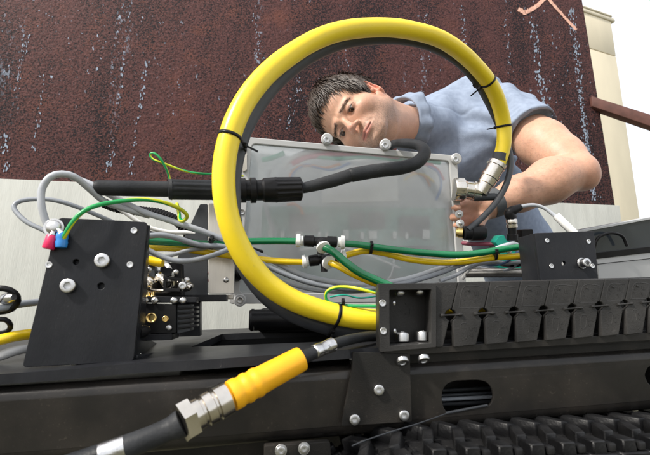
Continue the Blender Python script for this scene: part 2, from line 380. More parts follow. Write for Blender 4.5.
def plate_mesh(loops, thick, bev=.0008, res=0):
    """flat plate with holes: loops of (u,v); front face at z=0, body behind"""
    cu = bpy.data.curves.new('c', 'CURVE'); cu.dimensions = '2D'; cu.fill_mode = 'BOTH'
    for lp in loops:
        s = cu.splines.new('POLY'); s.points.add(len(lp) - 1)
        for i, p in enumerate(lp): s.points[i].co = (p[0], p[1], 0, 1)
        s.use_cyclic_u = True
    cu.extrude = max(1e-4, thick / 2 - bev); cu.bevel_depth = bev; cu.bevel_resolution = 1; cu.offset = -bev
    o = bpy.data.objects.new('c', cu); COL.objects.link(o); bpy.context.view_layer.update()
    me = bpy.data.meshes.new_from_object(o); bpy.data.objects.remove(o); bpy.data.curves.remove(cu)
    me.transform(Matrix.Translation((0, 0, -thick / 2)))
    me.materials.clear()
    me.polygons.foreach_set('use_smooth', [True] * len(me.polygons)); me.set_sharp_from_angle(angle=R(35))
    return me
def plate(name, F, px, thick, m, parent=None, off=0, round_=.003, holes=(), bev=.0008, label=None, extra=()):
    uv = [F.uv(*p, off) for p in px]; loops = [rounded(uv, round_) if round_ else uv]
    for (x, y, r) in holes: loops.append(circle(F.uv(x, y, off), r * F.scale(x, y)))
    for e in extra: loops.append(e)
    me = plate_mesh(loops, thick, bev); me.transform(F.mat(off)); return link(name, me, m, parent, label)
# socket head screw, unit radius, head 1 high
BOLT = lathe_mesh([(0, 1), (.82, 1), (.95, .93), (1, .84), (1, .54), (.96, .52), (.30, .50), (.25, .02)], 30, (4, 5, 6, 7)); BOLT.materials.append(M['zinc'])
FLAT = lathe_mesh([(0, 1), (.12, .98), (.2, .9), (.2, .5), (.17, .48), (.02, .45)], 24, (4, 5)); FLAT.materials.append(M['zinc'])
PAN = lathe_mesh([(0, 1), (.3, .98), (.55, .8), (.68, .5), (.7, .2), (.7, .05)], 28); PAN.materials.append(M['zinc'])
WASH = lathe_mesh([(0, 1), (.15, 1), (.18, .97), (.18, .5)], 28); WASH.materials.append(M['zinc'])
def bolt(parent, F, px, py, rpx, off=0, me=None, name='bolt', h=1.0, washer=0, tilt=0):
    me = me or BOLT; p = F.at(px, py, off); s = rpx * (p - C0).dot(FW) / FPX
    mt = axis_mat(p, F.n, F.u) @ Matrix.Rotation(random.random() * 3, 4, 'Z')
    if washer:
        inst('washer', WASH, mt @ Matrix.Scale(s * washer, 4), parent)
        mt = mt @ Matrix.Translation((0, 0, s * washer * .18))
    return inst(name, me, mt @ Matrix.Diagonal((s, s, s * h, 1)), parent)
def ziptie(path, i, label, r=None, d=.004, m='black', tail=True, group='black cable ties'):
    """a tie round a swept path at index i"""
    p, rr = path[i]; t = (path[min(i + 1, len(path) - 1)][0] - path[max(i - 1, 0)][0]).normalized(); rr = r or rr
    return tie_at(p, t, rr, label, d, m, tail, group)
def tie_at(p, t, rr, label, d=.004, m='black', tail=True, group='black cable ties', ang=0.6):
    root = thing('cable_tie', label, 'cable tie', p, group)
    me = lathe_mesh([(-d / 2, rr + .0002), (-d / 2, rr + .0016), (d / 2, rr + .0016), (d / 2, rr + .0002)], 32); me.transform(axis_mat(p, t))
    link('strap', me, m, root)
    mt = axis_mat(p, t); x = mt.col[0].to_3d() * math.cos(ang) + mt.col[1].to_3d() * math.sin(ang); y = t.cross(x)
    bm = bmesh.new(); box_bm(bm, p + x * (rr + .003), x, y, t, .005, .007, .006); bevel(bm, .0008); link('lock', bm_mesh(bm), m, root)
    if tail:
        bm = bmesh.new(); box_bm(bm, p + x * (rr + .007), x, y, t, .008, .0015, .003); link('tail', bm_mesh(bm), m, root)
    return root
# ---- implicit surfaces: numpy signed distances turned into one mesh by surface nets
def sd_ell(P, c, r, rot=None):
    q = P - np.array(c, dtype=np.float32)
    if rot is not None: q = q @ np.array(rot, dtype=np.float32)
    r = np.array(r, dtype=np.float32); k0 = np.sqrt(((q / r) ** 2).sum(-1)); k1 = np.sqrt(((q / (r * r)) ** 2).sum(-1)) + 1e-9
    return k0 * (k0 - 1) / k1
def sd_cap(P, a, b, ra, rb=None):
    rb = ra if rb is None else rb; a = np.array(a, dtype=np.float32); b = np.array(b, dtype=np.float32)
    ba = b - a; t = np.clip(((P - a) @ ba) / (ba @ ba), 0, 1); return np.sqrt(((P - a - t[..., None] * ba) ** 2).sum(-1)) - (ra + (rb - ra) * t)
def smin(a, b, k): h = np.clip(.5 + .5 * (b - a) / k, 0, 1); return b + (a - b) * h - k * h * (1 - h)
def smax(a, b, k): return -smin(-a, -b, k)
def nets(f, lo, hi, h):
    lo = np.array(lo, dtype=np.float32); hi = np.array(hi, dtype=np.float32); n = np.ceil((hi - lo) / h).astype(int) + 1
    g = np.stack(np.meshgrid(*[lo[i] + h * np.arange(n[i], dtype=np.float32) for i in range(3)], indexing='ij'), -1)
    V = np.empty(tuple(n), np.float32)
    for i in range(0, n[0], 16): V[i:i + 16] = f(g[i:i + 16])
    S = V < 0; nx, ny, nz = n
    c = np.zeros((nx - 1, ny - 1, nz - 1), np.int8)
    for a in (0, 1):
        for b in (0, 1):
            for d in (0, 1): c += S[a:nx - 1 + a, b:ny - 1 + b, d:nz - 1 + d]
    act = (c > 0) & (c < 8); idx = -np.ones(act.shape, np.int64); I = np.argwhere(act); idx[act] = np.arange(len(I))
    acc = np.zeros((len(I), 3)); cnt = np.zeros(len(I))
    corners = [(a, b, d) for a in (0, 1) for b in (0, 1) for d in (0, 1)]
    for p in corners:
        for ax in range(3):
            if p[ax]: continue
            q = list(p); q[ax] = 1
            va = V[I[:, 0] + p[0], I[:, 1] + p[1], I[:, 2] + p[2]]; vb = V[I[:, 0] + q[0], I[:, 1] + q[1], I[:, 2] + q[2]]
            m = (va < 0) != (vb < 0); t = np.where(m, va / np.where(m, va - vb, 1), 0)
            pos = np.tile(np.array(p, float), (len(I), 1)); pos[:, ax] += t
            acc[m] += pos[m]; cnt[m] += 1
    verts = lo + h * (I + acc / cnt[:, None])
    F = []
    for ax in range(3):
        b, d = (ax + 1) % 3, (ax + 2) % 3
        A = S.take(range(n[ax] - 1), ax); B = S.take(range(1, n[ax]), ax); m = A != B
        sl = [slice(None)] * 3; sl[b] = slice(1, -1); sl[d] = slice(1, -1)
        E = np.argwhere(m[tuple(sl)]); E[:, b] += 1; E[:, d] += 1
        flip = A[E[:, 0], E[:, 1], E[:, 2]]
        q = []
        for (ob, od) in ((0, 0), (-1, 0), (-1, -1), (0, -1)):
            e = E.copy(); e[:, b] += ob; e[:, d] += od; q.append(idx[e[:, 0], e[:, 1], e[:, 2]])
        q = np.stack(q, 1); q[flip] = q[flip]; q[~flip] = q[~flip][:, ::-1]; F.append(q)
    F = np.concatenate(F); F = F[(F >= 0).all(1)][:, ::-1]
    return verts, F
def np_mesh(verts, F, cols=None):
    me = bpy.data.meshes.new('m'); me.vertices.add(len(verts)); me.vertices.foreach_set('co', np.asarray(verts, np.float32).ravel())
    me.loops.add(len(F) * 4); me.loops.foreach_set('vertex_index', F.astype(np.int32).ravel())
    me.polygons.add(len(F)); me.polygons.foreach_set('loop_start', (np.arange(len(F)) * 4).astype(np.int32))
    me.polygons.foreach_set('use_smooth', [True] * len(F)); me.update(calc_edges=True)
    if cols is not None:
        a = me.color_attributes.new('tint', 'FLOAT_COLOR', 'POINT'); c4 = np.ones((len(verts), 4), np.float32); c4[:, :3] = cols; a.data.foreach_set('color', c4.ravel())
    me.validate(); return me
def join_np(parts):
    V = []; F = []; Cc = []; n = 0
    for v, f, c in parts: V.append(v); F.append(f + n); Cc.append(c); n += len(v)
    return np.concatenate(V), np.concatenate(F), np.concatenate(Cc)
NA = lambda v: np.array(v, dtype=np.float32)
#@@SETTING
# ================================================================== setting
def struct(name, me, m):
    o = link(name, me, m); o['kind'] = 'structure'; return o
bm = bmesh.new(); bmesh.ops.create_grid(bm, x_segments=40, y_segments=40, size=60)
struct('ground', bm_mesh(bm), 'ground')
# rusted steel wall on a concrete base
hb = (at(0, 179, 2.5) - C0); hz = hb.z
def wall_pt(px, py, z):          # point at height z above the camera on the pixel's ray
    r = ray(px, py); return C0 + r * (z / r.z)
WA = wall_pt(0, 179, hz); WB = wall_pt(615, 205.5, hz)
wu = (WB - WA); wu.z = 0; wu.normalize(); wn = Vector((-wu.y, wu.x, 0))      # wn points back
WA0 = WA - wu * 1.6
Wtop = 4.6
def slab(name, a, b, z0, z1, front, back, m, bev=.004, lab=None, cat=None):
    poly = [Vector((a.x, a.y, z0)) + wn * front, Vector((b.x, b.y, z0)) + wn * front, Vector((b.x, b.y, z0)) + wn * back, Vector((a.x, a.y, z0)) + wn * back]
    o = prism(name, poly, Vector((0, 0, z1 - z0)), m, bev=bev); return tag(o, lab, cat)
# the steel leans its free edge outward towards the foot
edge_top = wall_pt(582, 0, hz)   # only for its ray
r_ = ray(582, 0); t_ = (WA - C0).dot(wn) / r_.dot(wn); ET = C0 + r_ * t_
low = [Vector((WA0.x, WA0.y, WA.z)), WB, WB + (ET - WB) * ((Wtop - WB.z) / (ET.z - WB.z)), Vector((WA0.x, WA0.y, Wtop))]
lean = prism('steel_wall', low, wn * .02, 'rust', bev=.002)
tag(lean, 'tall sheet of flaking rust red steel wall behind the man', 'wall')
slab('concrete_wall', WA0, WB + wu * .02, -.02, WA.z - .002, -.02, .30, 'concrete', .006, 'pale board marked concrete base wall under the rusted steel', 'wall')
# sprayed orange mark on the steel (two strokes)
WF = Frame(ET, ET + wu, ET - Vector((0, 0, 1)))
mk = thing('paint_mark', 'orange sprayed corner mark near the top of the rusted steel', 'paint mark', WF.at(545, 5))
random.seed(3)
def stroke(P, wpx):
    pts = []; 
    top = []; bot = []
    for i in range(len(P) - 1):
        (x0, y0), (x1, y1) = P[i], P[i + 1]; n = 14; L = math.hypot(x1 - x0, y1 - y0); nx, ny = -(y1 - y0) / L, (x1 - x0) / L
        for k in range(n):
            t = k / n; x = x0 + (x1 - x0) * t; y = y0 + (y1 - y0) * t
            top.append((x + nx * wpx * random.uniform(.55, 1.2), y + ny * wpx * random.uniform(.55, 1.2))); bot.append((x - nx * wpx * random.uniform(.55, 1.2), y - ny * wpx * random.uniform(.55, 1.2)))
    vs = [WF.at(*p, -.0035) for p in top] + [WF.at(*p, -.0035) for p in bot]; n = len(top)
    me = pts_mesh(vs, [(i, i + 1, n + i + 1, n + i) for i in range(n - 1)], False); 
    link('stroke', me, 'chalk', mk)
stroke([(518, 9), (525, 12.5), (534, 8), (550, -6)], 2.3)
stroke([(546, -4), (560, 12), (570, 23), (577, 30)], 1.5)
ps = None; VSs = []; FSs = []; rs = np.random.default_rng(9)
def flakes(P, n, wpx, size=(.5, 1.5), clump=3.0):
    for i in range(n):
        t = rs.random() * (len(P) - 1)
        if math.sin(t * 37 * clump) + math.sin(t * 23 * clump + 1) < -.3 + rs.normal() * .3: continue
        k = int(t); f = t - k; x = P[k][0] + (P[k + 1][0] - P[k][0]) * f + rs.normal() * wpx; y = P[k][1] + (P[k + 1][1] - P[k][1]) * f
        m = 6; r0 = rs.uniform(*size) * .5; b = len(VSs); a0 = rs.random() * 6
        for j in range(m):
            a = a0 + 2 * math.pi * j / m; rr_ = r0 * rs.uniform(.45, 1.35); VSs.append(WF.at(x + rr_ * math.cos(a) * .8, y + rr_ * math.sin(a) * 1.5, -.0025 - .0008 * rs.random()))
        FSs.append(tuple(range(b, b + m)))
flakes([(571, 8), (575, 40), (580, 90), (585, 130), (590, 165), (595, 200)], 620, 1.7, (.6, 1.8), 9)
flakes([(533, 22), (538, 60), (540, 85), (546, 106)], 120, 2.2, (.8, 2.4))
flakes([(425, 12), (428, 40), (430, 66)], 45, 1.2); flakes([(462, 5), (464, 30), (466, 60)], 55, 1.6); flakes([(505, 12), (509, 60), (512, 78)], 55, 1.4)
flakes([(27, 35), (22, 60), (17, 90)], 55, 1.8, (.8, 2.2)); flakes([(44, 75), (38, 120), (34, 150)], 40, 1.3, (.8, 2.2)); flakes([(125, 50), (122, 75), (118, 105)], 40, 1.2, (.8, 2.4)); flakes([(147, 62), (142, 90), (139, 120)], 50, 1.6, (.8, 2.4))
flakes([(5, 135), (4, 150), (7, 172)], 45, 2.2, (1, 2.8)); flakes([(115, 140), (112, 160), (106, 172)], 40, 2.2, (.8, 2.4)); flakes([(136, 120), (134, 150), (130, 176)], 36, 1.4, (.8, 2.2)); flakes([(255, 4), (256, 30), (262, 60)], 45, 2.2)
flakes([(345, 50), (347, 60), (350, 72)], 16, 1.4); flakes([(300, 75), (296, 100), (288, 128)], 45, 2.2)
ps = link('paint_streak', pts_mesh(VSs, FSs, False), 'oldpaint'); ps['kind'] = 'stuff'; ps['label'] = 'pale blue grey flakes of old paint in vertical runs on the rusted steel'; ps['category'] = 'paint flakes'
# cream tower beyond
BF = Frame(at(560, 20, 7.0), at(640, 26, 7.6), at(560, 120, 7.0) * 1.0)
_p = at(560, 20, 7.0); BF = Frame(_p, Vector((at(640, 26, 7.8).x, at(640, 26, 7.8).y, _p.z)), _p - Vector((0, 0, 1)))
tw = thing('building', 'cream rendered tower beyond the end of the rusted wall', 'building', Vector((BF.at(600, 200).x, BF.at(600, 200).y, 0)))
def down(F, px, py, off=0):
    p = F.at(px, py, off); return p
tl_, tr_ = BF.at(566, 15), BF.at(611, 21.5); br_ = BF.at(640, 218)
k = (br_ - tr_); foot = tr_ + k * ((tr_.z) / (tr_.z - br_.z))
tl_.z = tr_.z
split = tr_ + k * .19
s_l = Vector((tl_.x, tl_.y, split.z))
prism('wall', [s_l - Vector((0,0,.006)), split - Vector((0,0,.006)), foot, Vector((tl_.x, tl_.y, 0))], -BF.n * 2, 'cream', tw, .01)
prism('parapet_wall', [tl_, tr_, split + Vector((0,0,.006)), s_l + Vector((0,0,.006))], -BF.n * 2, 'cream', tw, .01)
prism('cornice', [tl_ + BF.n * .02 + Vector((0, 0, .07)), tr_ + BF.u * .09 + BF.n * .02 + Vector((0, 0, .07)), tr_ + BF.u * .09 + BF.n * .02 + Vector((0,0,.002)), tl_ + BF.n * .02+ Vector((0,0,.002))], -BF.n * 2.2, 'cream2', tw, .02)
prism('coping', [tl_ + BF.n * .03 + Vector((0, 0, .11)), tr_ + BF.u * .02 + BF.n * .03 + Vector((0, 0, .11)), tr_ + BF.u * .02 + BF.n * .03 + Vector((0, 0, .072)), tl_ + BF.n * .03 + Vector((0, 0, .072))], -BF.n * 2.3, 'cream2', tw, .02)
# brown steel rail from the wall's end
a, b = at(592, 101, 3.25), at(700, 133, 3.3)
rl = prism('steel_rail', [at(592, 96, 3.25), at(700, 130, 3.05), at(1250, 330, 2.4), at(1250, 343, 2.4), at(700, 143, 3.05), at(592, 106, 3.25)], Vector((0, .06, 0)), 'railbrown', bev=.003)
tag(rl, 'brown steel rail running out from the end of the rusted wall', 'rail')
# pale grey housing with dark glass at the right edge
hs = thing('equipment_housing', 'pale grey equipment housing with a sloping dark glass panel at right edge', 'housing', Vector((at(640, 260, 1.25).x, 1.3, 0)))
HFm = Frame(at(574, 232, 1.15), at(700, 208.5, 1.25), at(574, 300, 1.15))
plate('glass_panel', HFm, [(572, 233.5), (700, 209.5), (700, 243), (594, 255)], .006, 'glass', hs, round_=.004)
plate('top_trim', HFm, [(571, 231.8), (700, 208), (700, 210), (572, 234)], .02, 'silver', hs, off=-.002, round_=0, bev=.0004)
plate('seal', HFm, [(594, 253), (700, 241), (700, 247), (597, 259)], .012, 'black', hs, off=-.003, round_=.001)
plate('body_panel', HFm, [(596, 258), (700, 246.5), (700, 253), (598, 264)], .2, 'silver', hs, off=.000, round_=.001)
plate('body_panel', HFm, [(598, 264.6), (700, 253.6), (700, 330), (604, 330)], .2, 'silver', hs, off=.004, round_=.001)
tube('reflection_arc', [(594, 248, 1.152), (598, 238, 1.152), (610, 233, 1.156), (622, 236, 1.16), (627, 246, 1.165)], .004, 'black', hs, 8)  # black arc modelled in place of a reflection in the glass
for (sx, sy) in ((0, 0), (1, 0)):
    p = HFm.at(600 + 90 * sx, 320, .1); box('leg', Vector((p.x, p.y, p.z / 2)), Frame(Vector((0,1,1)), Vector((1,1,1)), Vector((0,1,0))), .04, p.z, .04, 'silver', hs)
#@@MACHINE
# ================================================================== tracked machine
mc = thing('tracked_robot', 'black tracked robot chassis with deck, side beam and rubber track in the foreground', 'robot', Vector((0, .8, 0)))
BACK = -MF.n
# side beam: rounded tube with a slotted front wall
beam_top = lambda x: 386 - 41 * (x / 650) ** .9
bt0, bt1 = on(-60, 391), on(740, 342.5); 
H_ = .093
slot = [(441.5, 397), (443, 389), (447.5, 383.5), (455, 380.8), (466, 380.3), (478, 380), (486, 381.5), (491.5, 387), (494, 395), (492, 402.5), (489, 406), (470, 409), (455, 412.5), (448, 414), (443.5, 408)]
hole2 = [(644.5, 375), (648, 367), (656, 364), (668, 366), (672, 375), (668, 384), (656, 387), (648, 384)]
up_ = (bt1 - bt0).normalized(); vv_ = up_.cross(MF.n); vv_ = vv_ if vv_.z > 0 else -vv_
FB = Frame(bt0, bt1, bt0 - vv_)
rad = .016
FBuv = lambda px, py: FB.uv(px, py)
L_ = (bt1 - bt0).length
me = plate_mesh([[(0, -rad), (L_, -rad), (L_, -H_ + rad), (0, -H_ + rad)], rounded([FB.uv(*p) for p in slot], .006, 3), rounded([FB.uv(*p) for p in hole2], .004, 3)], .004, .0006); me.transform(FB.mat(0))
link('beam_face', me, 'beam', mc)
def rounded_strip(y0, sgn, name):       # quarter round edge then the flat, going back
    prof = [(0, y0)] + [(-rad * (1 - math.cos(t)), y0 + sgn * rad * math.sin(t)) for t in [R(a) for a in (15, 30, 45, 60, 75, 90)]] + [(-.07, y0 + sgn * rad)]
    vs = []; n = len(prof)
    for u in np.linspace(0, L_, 30):
        for (z, v) in prof: vs.append(FB.mat(0) @ Vector((u, v, z)))
        for (z, v) in prof: vs.append(FB.mat(0) @ Vector((u, v - sgn * .003, z - .003 if z > -.0695 else z)))
    fs = []
    for i in range(29):
        for k in range(n - 1):
            fs.append((i * 2 * n + k, i * 2 * n + k + 1, (i + 1) * 2 * n + k + 1, (i + 1) * 2 * n + k))
            fs.append((i * 2 * n + n + k + 1, i * 2 * n + n + k, (i + 1) * 2 * n + n + k, (i + 1) * 2 * n + n + k + 1))
    link(name, pts_mesh(vs, fs, True, 60), 'beam', mc)
rounded_strip(-rad, 1, 'beam_top'); rounded_strip(-H_ + rad, -1, 'beam_underside')
me = plate_mesh([[(0, -.004), (L_, -.004), (L_, -H_ + .004), (0, -H_ + .004)]], .004, .0006); me.transform(FB.mat(.072)); link('beam_back', me, 'beam', mc)
# thin lines that stand in for highlights seen inside the beam slot
for (y, r, m_) in ((389, .003, 'rubber'), (394, .0022, 'slate'), (398, .003, 'grey2'), (403, .003, 'rubber')):
    link('inner_line', sweep(spline([(on(430, y + 2, .05), r), (on(470, y, .045), r), (on(520, y - 3, .05), r)]), 8), m_, mc)
# deck: front band and surface with a pocket
dk = [(-60, 377.5), (0, 374), (60, 370), (130, 363.5), (200, 360), (300, 353), (360, 348.5), (740, 328)]
th_ = .0125
fr = [on(x, y, -.004) for x, y in dk]
rear = [on(x, y, .46) for x, y in ((-140, 342), (0, 336), (70, 335), (140, 332), (200, 330), (290, 326.5), (360, 324), (740, 312))]
bm = bmesh.new()
pock = [on(*p, o) for p, o in (((190, 347.5), .16), ((221, 333), .38), ((352, 327), .38), ((340, 340), .16))]
# pocket corners pressed onto the deck surface
def deckz(p):
    best = None
    for i in range(len(fr) - 1):
        for tri in ((fr[i], fr[i + 1], rear[i + 1]), (fr[i], rear[i + 1], rear[i])):
            from mathutils.geometry import intersect_ray_tri
            q = intersect_ray_tri(*tri, Vector((0, 0, -1)), Vector((p.x, p.y, 3)), True)
            if q: return q.z
    return fr[0].z
from mathutils.geometry import tessellate_polygon
outer = fr + rear[::-1]
def raydeck(px, py):
    r = ray(px, py); t = .3
    while t < 2:
        p = C0 + r * t
        if p.z < deckz(p) and t > .5: return p
        t += .002
    return p
pock = [raydeck(*p) for p in ((191, 347), (222, 334), (350, 329), (342, 341))]
pock = [Vector((p.x, p.y, deckz(p))) for p in pock]
tris = tessellate_polygon([outer, pock]); allv = outer + pock
T = [bm.verts.new(v) for v in allv]; B = [bm.verts.new(v - Vector((0, 0, th_))) for v in allv]
for t in tris:
    bm.faces.new([T[i] for i in t]); bm.faces.new([B[i] for i in t][::-1])
n = len(outer)
for i in range(n): bm.faces.new((T[i], T[(i + 1) % n], B[(i + 1) % n], B[i]))
for i in range(4): bm.faces.new((T[n + i], T[n + (i + 1) % 4], B[n + (i + 1) % 4], B[n + i]))
link('deck_plate', bm_mesh(bm), 'anod', mc)
# pocket liner under the opening
bm = bmesh.new(); pc = sum(pock, Vector()) / 4
q = [p + (p - pc) * .1 for p in pock]; a = [bm.verts.new(p - Vector((0, 0, th_ + .001))) for p in q]; b = [bm.verts.new(p - Vector((0, 0, .08))) for p in q]
for i in range(4): bm.faces.new((a[i], a[(i + 1) % 4], b[(i + 1) % 4], b[i]))
bm.faces.new(b); link('pocket_liner', bm_mesh(bm), 'black', mc)
# hull under the deck (kept narrow so that daylight passes below)
box('hull', (on(330, 360, .30) + Vector((0, 0, -.10))), MF, .80, .15, .34, 'powder', mc, .01)
# rear rails
for x in (0, 1):
    pass
# gusset bracket in front of the beam
gs = plate('gusset_plate', MF, [(353, 352), (410, 354), (412, 422), (341, 426.5), (352, 371)], .006, 'powder', mc, off=-.014, round_=.003)
for (x, y) in ((378, 389.5), (354, 419), (403, 415)): bolt(mc, MF, x, y, 5.4, -.014, washer=0, h=.9)
for (x, y) in ((354, 419), (403, 415), (378, 389.5)):
    lathe('spacer', on(x, y, -.008), on(x, y, 0.001), [(0, .008), (1, .008)], 'zinc', mc, 20)
# lower bar with bolts at the bottom
bar_ = plate('lower_bar', MF, [(264, 446), (330, 441.5), (332, 462), (264, 466)], .012, 'powder', mc, off=-.03, round_=.003)
for x, y in ((281, 450.5), (304, 448.5)): bolt(mc, MF, x, y, 4.6, -.03, washer=1.3, h=.5)
box('lower_arm', on(298, 462, .02), MF, .08, .02, .08, 'powder', mc)
# ---- track: pads on an oval loop
TZ = on(500, 419, 0).z                      # top of pads at the beam
tw_ = .155
tu = MF.u.copy(); tstart = on(330, 430, 0) ; 
def track_path():
    Ltop = 1.5; r = (TZ - .02) / 2; P = []
    cz = r + .01
    Lr = Ltop; tot = 2 * Lr + 2 * math.pi * r; N = 108
    for i in range(N):
        s = tot * i / N
        if s < Lr: P.append((s, cz + r, 0, tot / N))
        elif s < Lr + math.pi * r: a = (s - Lr) / r; P.append((Lr + r * math.sin(a), cz + r * math.cos(a), a, tot / N))
        elif s < 2 * Lr + math.pi * r: P.append((Lr - (s - Lr - math.pi * r), cz - r, math.pi, tot / N))
        else: a = math.pi + (s - 2 * Lr - math.pi * r) / r; P.append((r * math.sin(a), cz + r * math.cos(a), a, tot / N))
    return P
tp = track_path()
base0 = on(420, 425, -.035); base0.z = 0
tk = thing('rubber_track', 'black rubber track with dusty ribbed pads along the bottom right', 'track', base0 + tu * .75)
pitch = tp[0][3]
bm = bmesh.new()       # one pad: carrier, two slanted grouser lugs, outer end block
X, Y, Z = Vector((1, 0, 0)), Vector((0, 1, 0)), Vector((0, 0, 1))
box_bm(bm, Vector((0, 0, -.012)), X, Y, Z, pitch * .96, tw_, .012)
def lug(poly, z0, z1, ins=.002):
    a = [bm.verts.new((x, y, z0)) for x, y in poly]; cx = sum(x for x, y in poly) / len(poly); cy = sum(y for x, y in poly) / len(poly)
    b = [bm.verts.new((x + (cx - x) * .10, y + (cy - y) * .05, z1)) for x, y in poly]; n = len(poly)
    bm.faces.new(b); bm.faces.new(a[::-1])
    for i in range(n): bm.faces.new((a[i], a[(i + 1) % n], b[(i + 1) % n], b[i]))
p_ = pitch
lug([(-p_ * .36, -.074), (p_ * .12, -.074), (p_ * .12, -.050), (-p_ * .36, -.050)], -.008, .008)
lug([(-p_ * .40, -.046), (-p_ * .02, -.046), (p_ * .46, .0), (p_ * .08, .0)], -.008, .011)
lug([(p_ * .08, .004), (p_ * .46, .004), (-p_ * .02, .046), (-p_ * .40, .046)], -.008, .011)
lug([(-p_ * .36, .050), (p_ * .12, .050), (p_ * .12, .076), (-p_ * .36, .076)], -.008, .007)
bevel(bm, .0016, 1)
PAD = bm_mesh(bm, angle=40); PAD.materials.append(M['track'])
bm = bmesh.new(); box_bm(bm, Vector((p_ * .28, 0, 0)), X, Y, Z, p_ * .22, .018, .010); bevel(bm, .002)
LUG = bm_mesh(bm, angle=40); LUG.materials.append(M['track'])
for (s, z, a, _) in tp:
    p = base0 + tu * s; p.z = z
    fz = Vector((math.sin(a) * tu.x, math.sin(a) * tu.y, math.cos(a))); fx = Vector((math.cos(a) * tu.x, math.cos(a) * tu.y, -math.sin(a))); fy = fz.cross(fx)
    m_ = Matrix((fx, fy, fz)).transposed().to_4x4(); m_.translation = p
    o = inst('track_pad', PAD, m_, tk); 
    for sy in (-.066, .066): inst('guide_lug', LUG, m_ @ Matrix.Translation((0, sy, 0)), tk)
# second track on the far side
tk2 = thing('rubber_track', 'far rubber track of the robot, hidden behind the chassis', 'track', base0 + tu * .75 + BACK * .75); WLs = WL[tk2]
for (s, z, a, _) in tp[::1]:
    p = base0 + tu * (s - .0) + BACK * .75; p.z = z * .8
    fz = Vector((math.sin(a) * tu.x, math.sin(a) * tu.y, math.cos(a))); fx = Vector((math.cos(a) * tu.x, math.cos(a) * tu.y, -math.sin(a))); fy = fz.cross(fx)
    m_ = Matrix((fx, fy, fz)).transposed().to_4x4(); m_.translation = p; inst('track_pad', PAD, m_, tk2)
# road wheels inside the near track
for i in range(7):
    s = .02 + i * .243; r = .11; c = base0 + tu * s + BACK * 0; c.z = r + .035
    lathe('road_wheel', c - BACK * .04, c + BACK * .045, [(0, .03), (.02, r * .8), (.1, r), (.9, r), (.98, r * .8), (1, .03)], 'powder', mc, 32)
box('track_frame', base0 + tu * .75 + Vector((0, 0, .2)) + BACK * .065, MF, 1.4, .06, .04, 'powder', mc, .004)
# thin bright wire lying along the gusset foot
tag(link('loose_wire', sweep(spline([(on(352, 446, -.06), .0009), (on(368, 439.5, -.052), .0009), (on(392, 431.5, -.04), .0009), (on(420, 423, -.025), .0009), (on(446, 413.8, -.004), .0008)]), 6), 'slate'), 'thin bright wire running up from the track past the gusset foot', 'wire')
# ---- cable chain tray (part of the robot)
plate('chain_tray', MF, [(384, 349.5), (450, 346), (640, 333), (740, 327), (740, 335), (640, 341), (450, 352.5), (384, 357)], .075, 'beam', mc, off=-.012, round_=.002)
prism('slot_lip', [on(446, 412.5, -.0015), on(488, 404.5, -.0015), on(488, 406.0, -.0015), on(446, 414.2, -.0015)], BACK * .004, 'slate', mc, .0004)
prism('gap_filler', [on(384, 352, .008), on(740, 329, .008), on(740, 352, .008), on(384, 368, .008)], BACK * .05, 'powder', mc, .001)  # dark filler added to shut out the bright gap under the tray
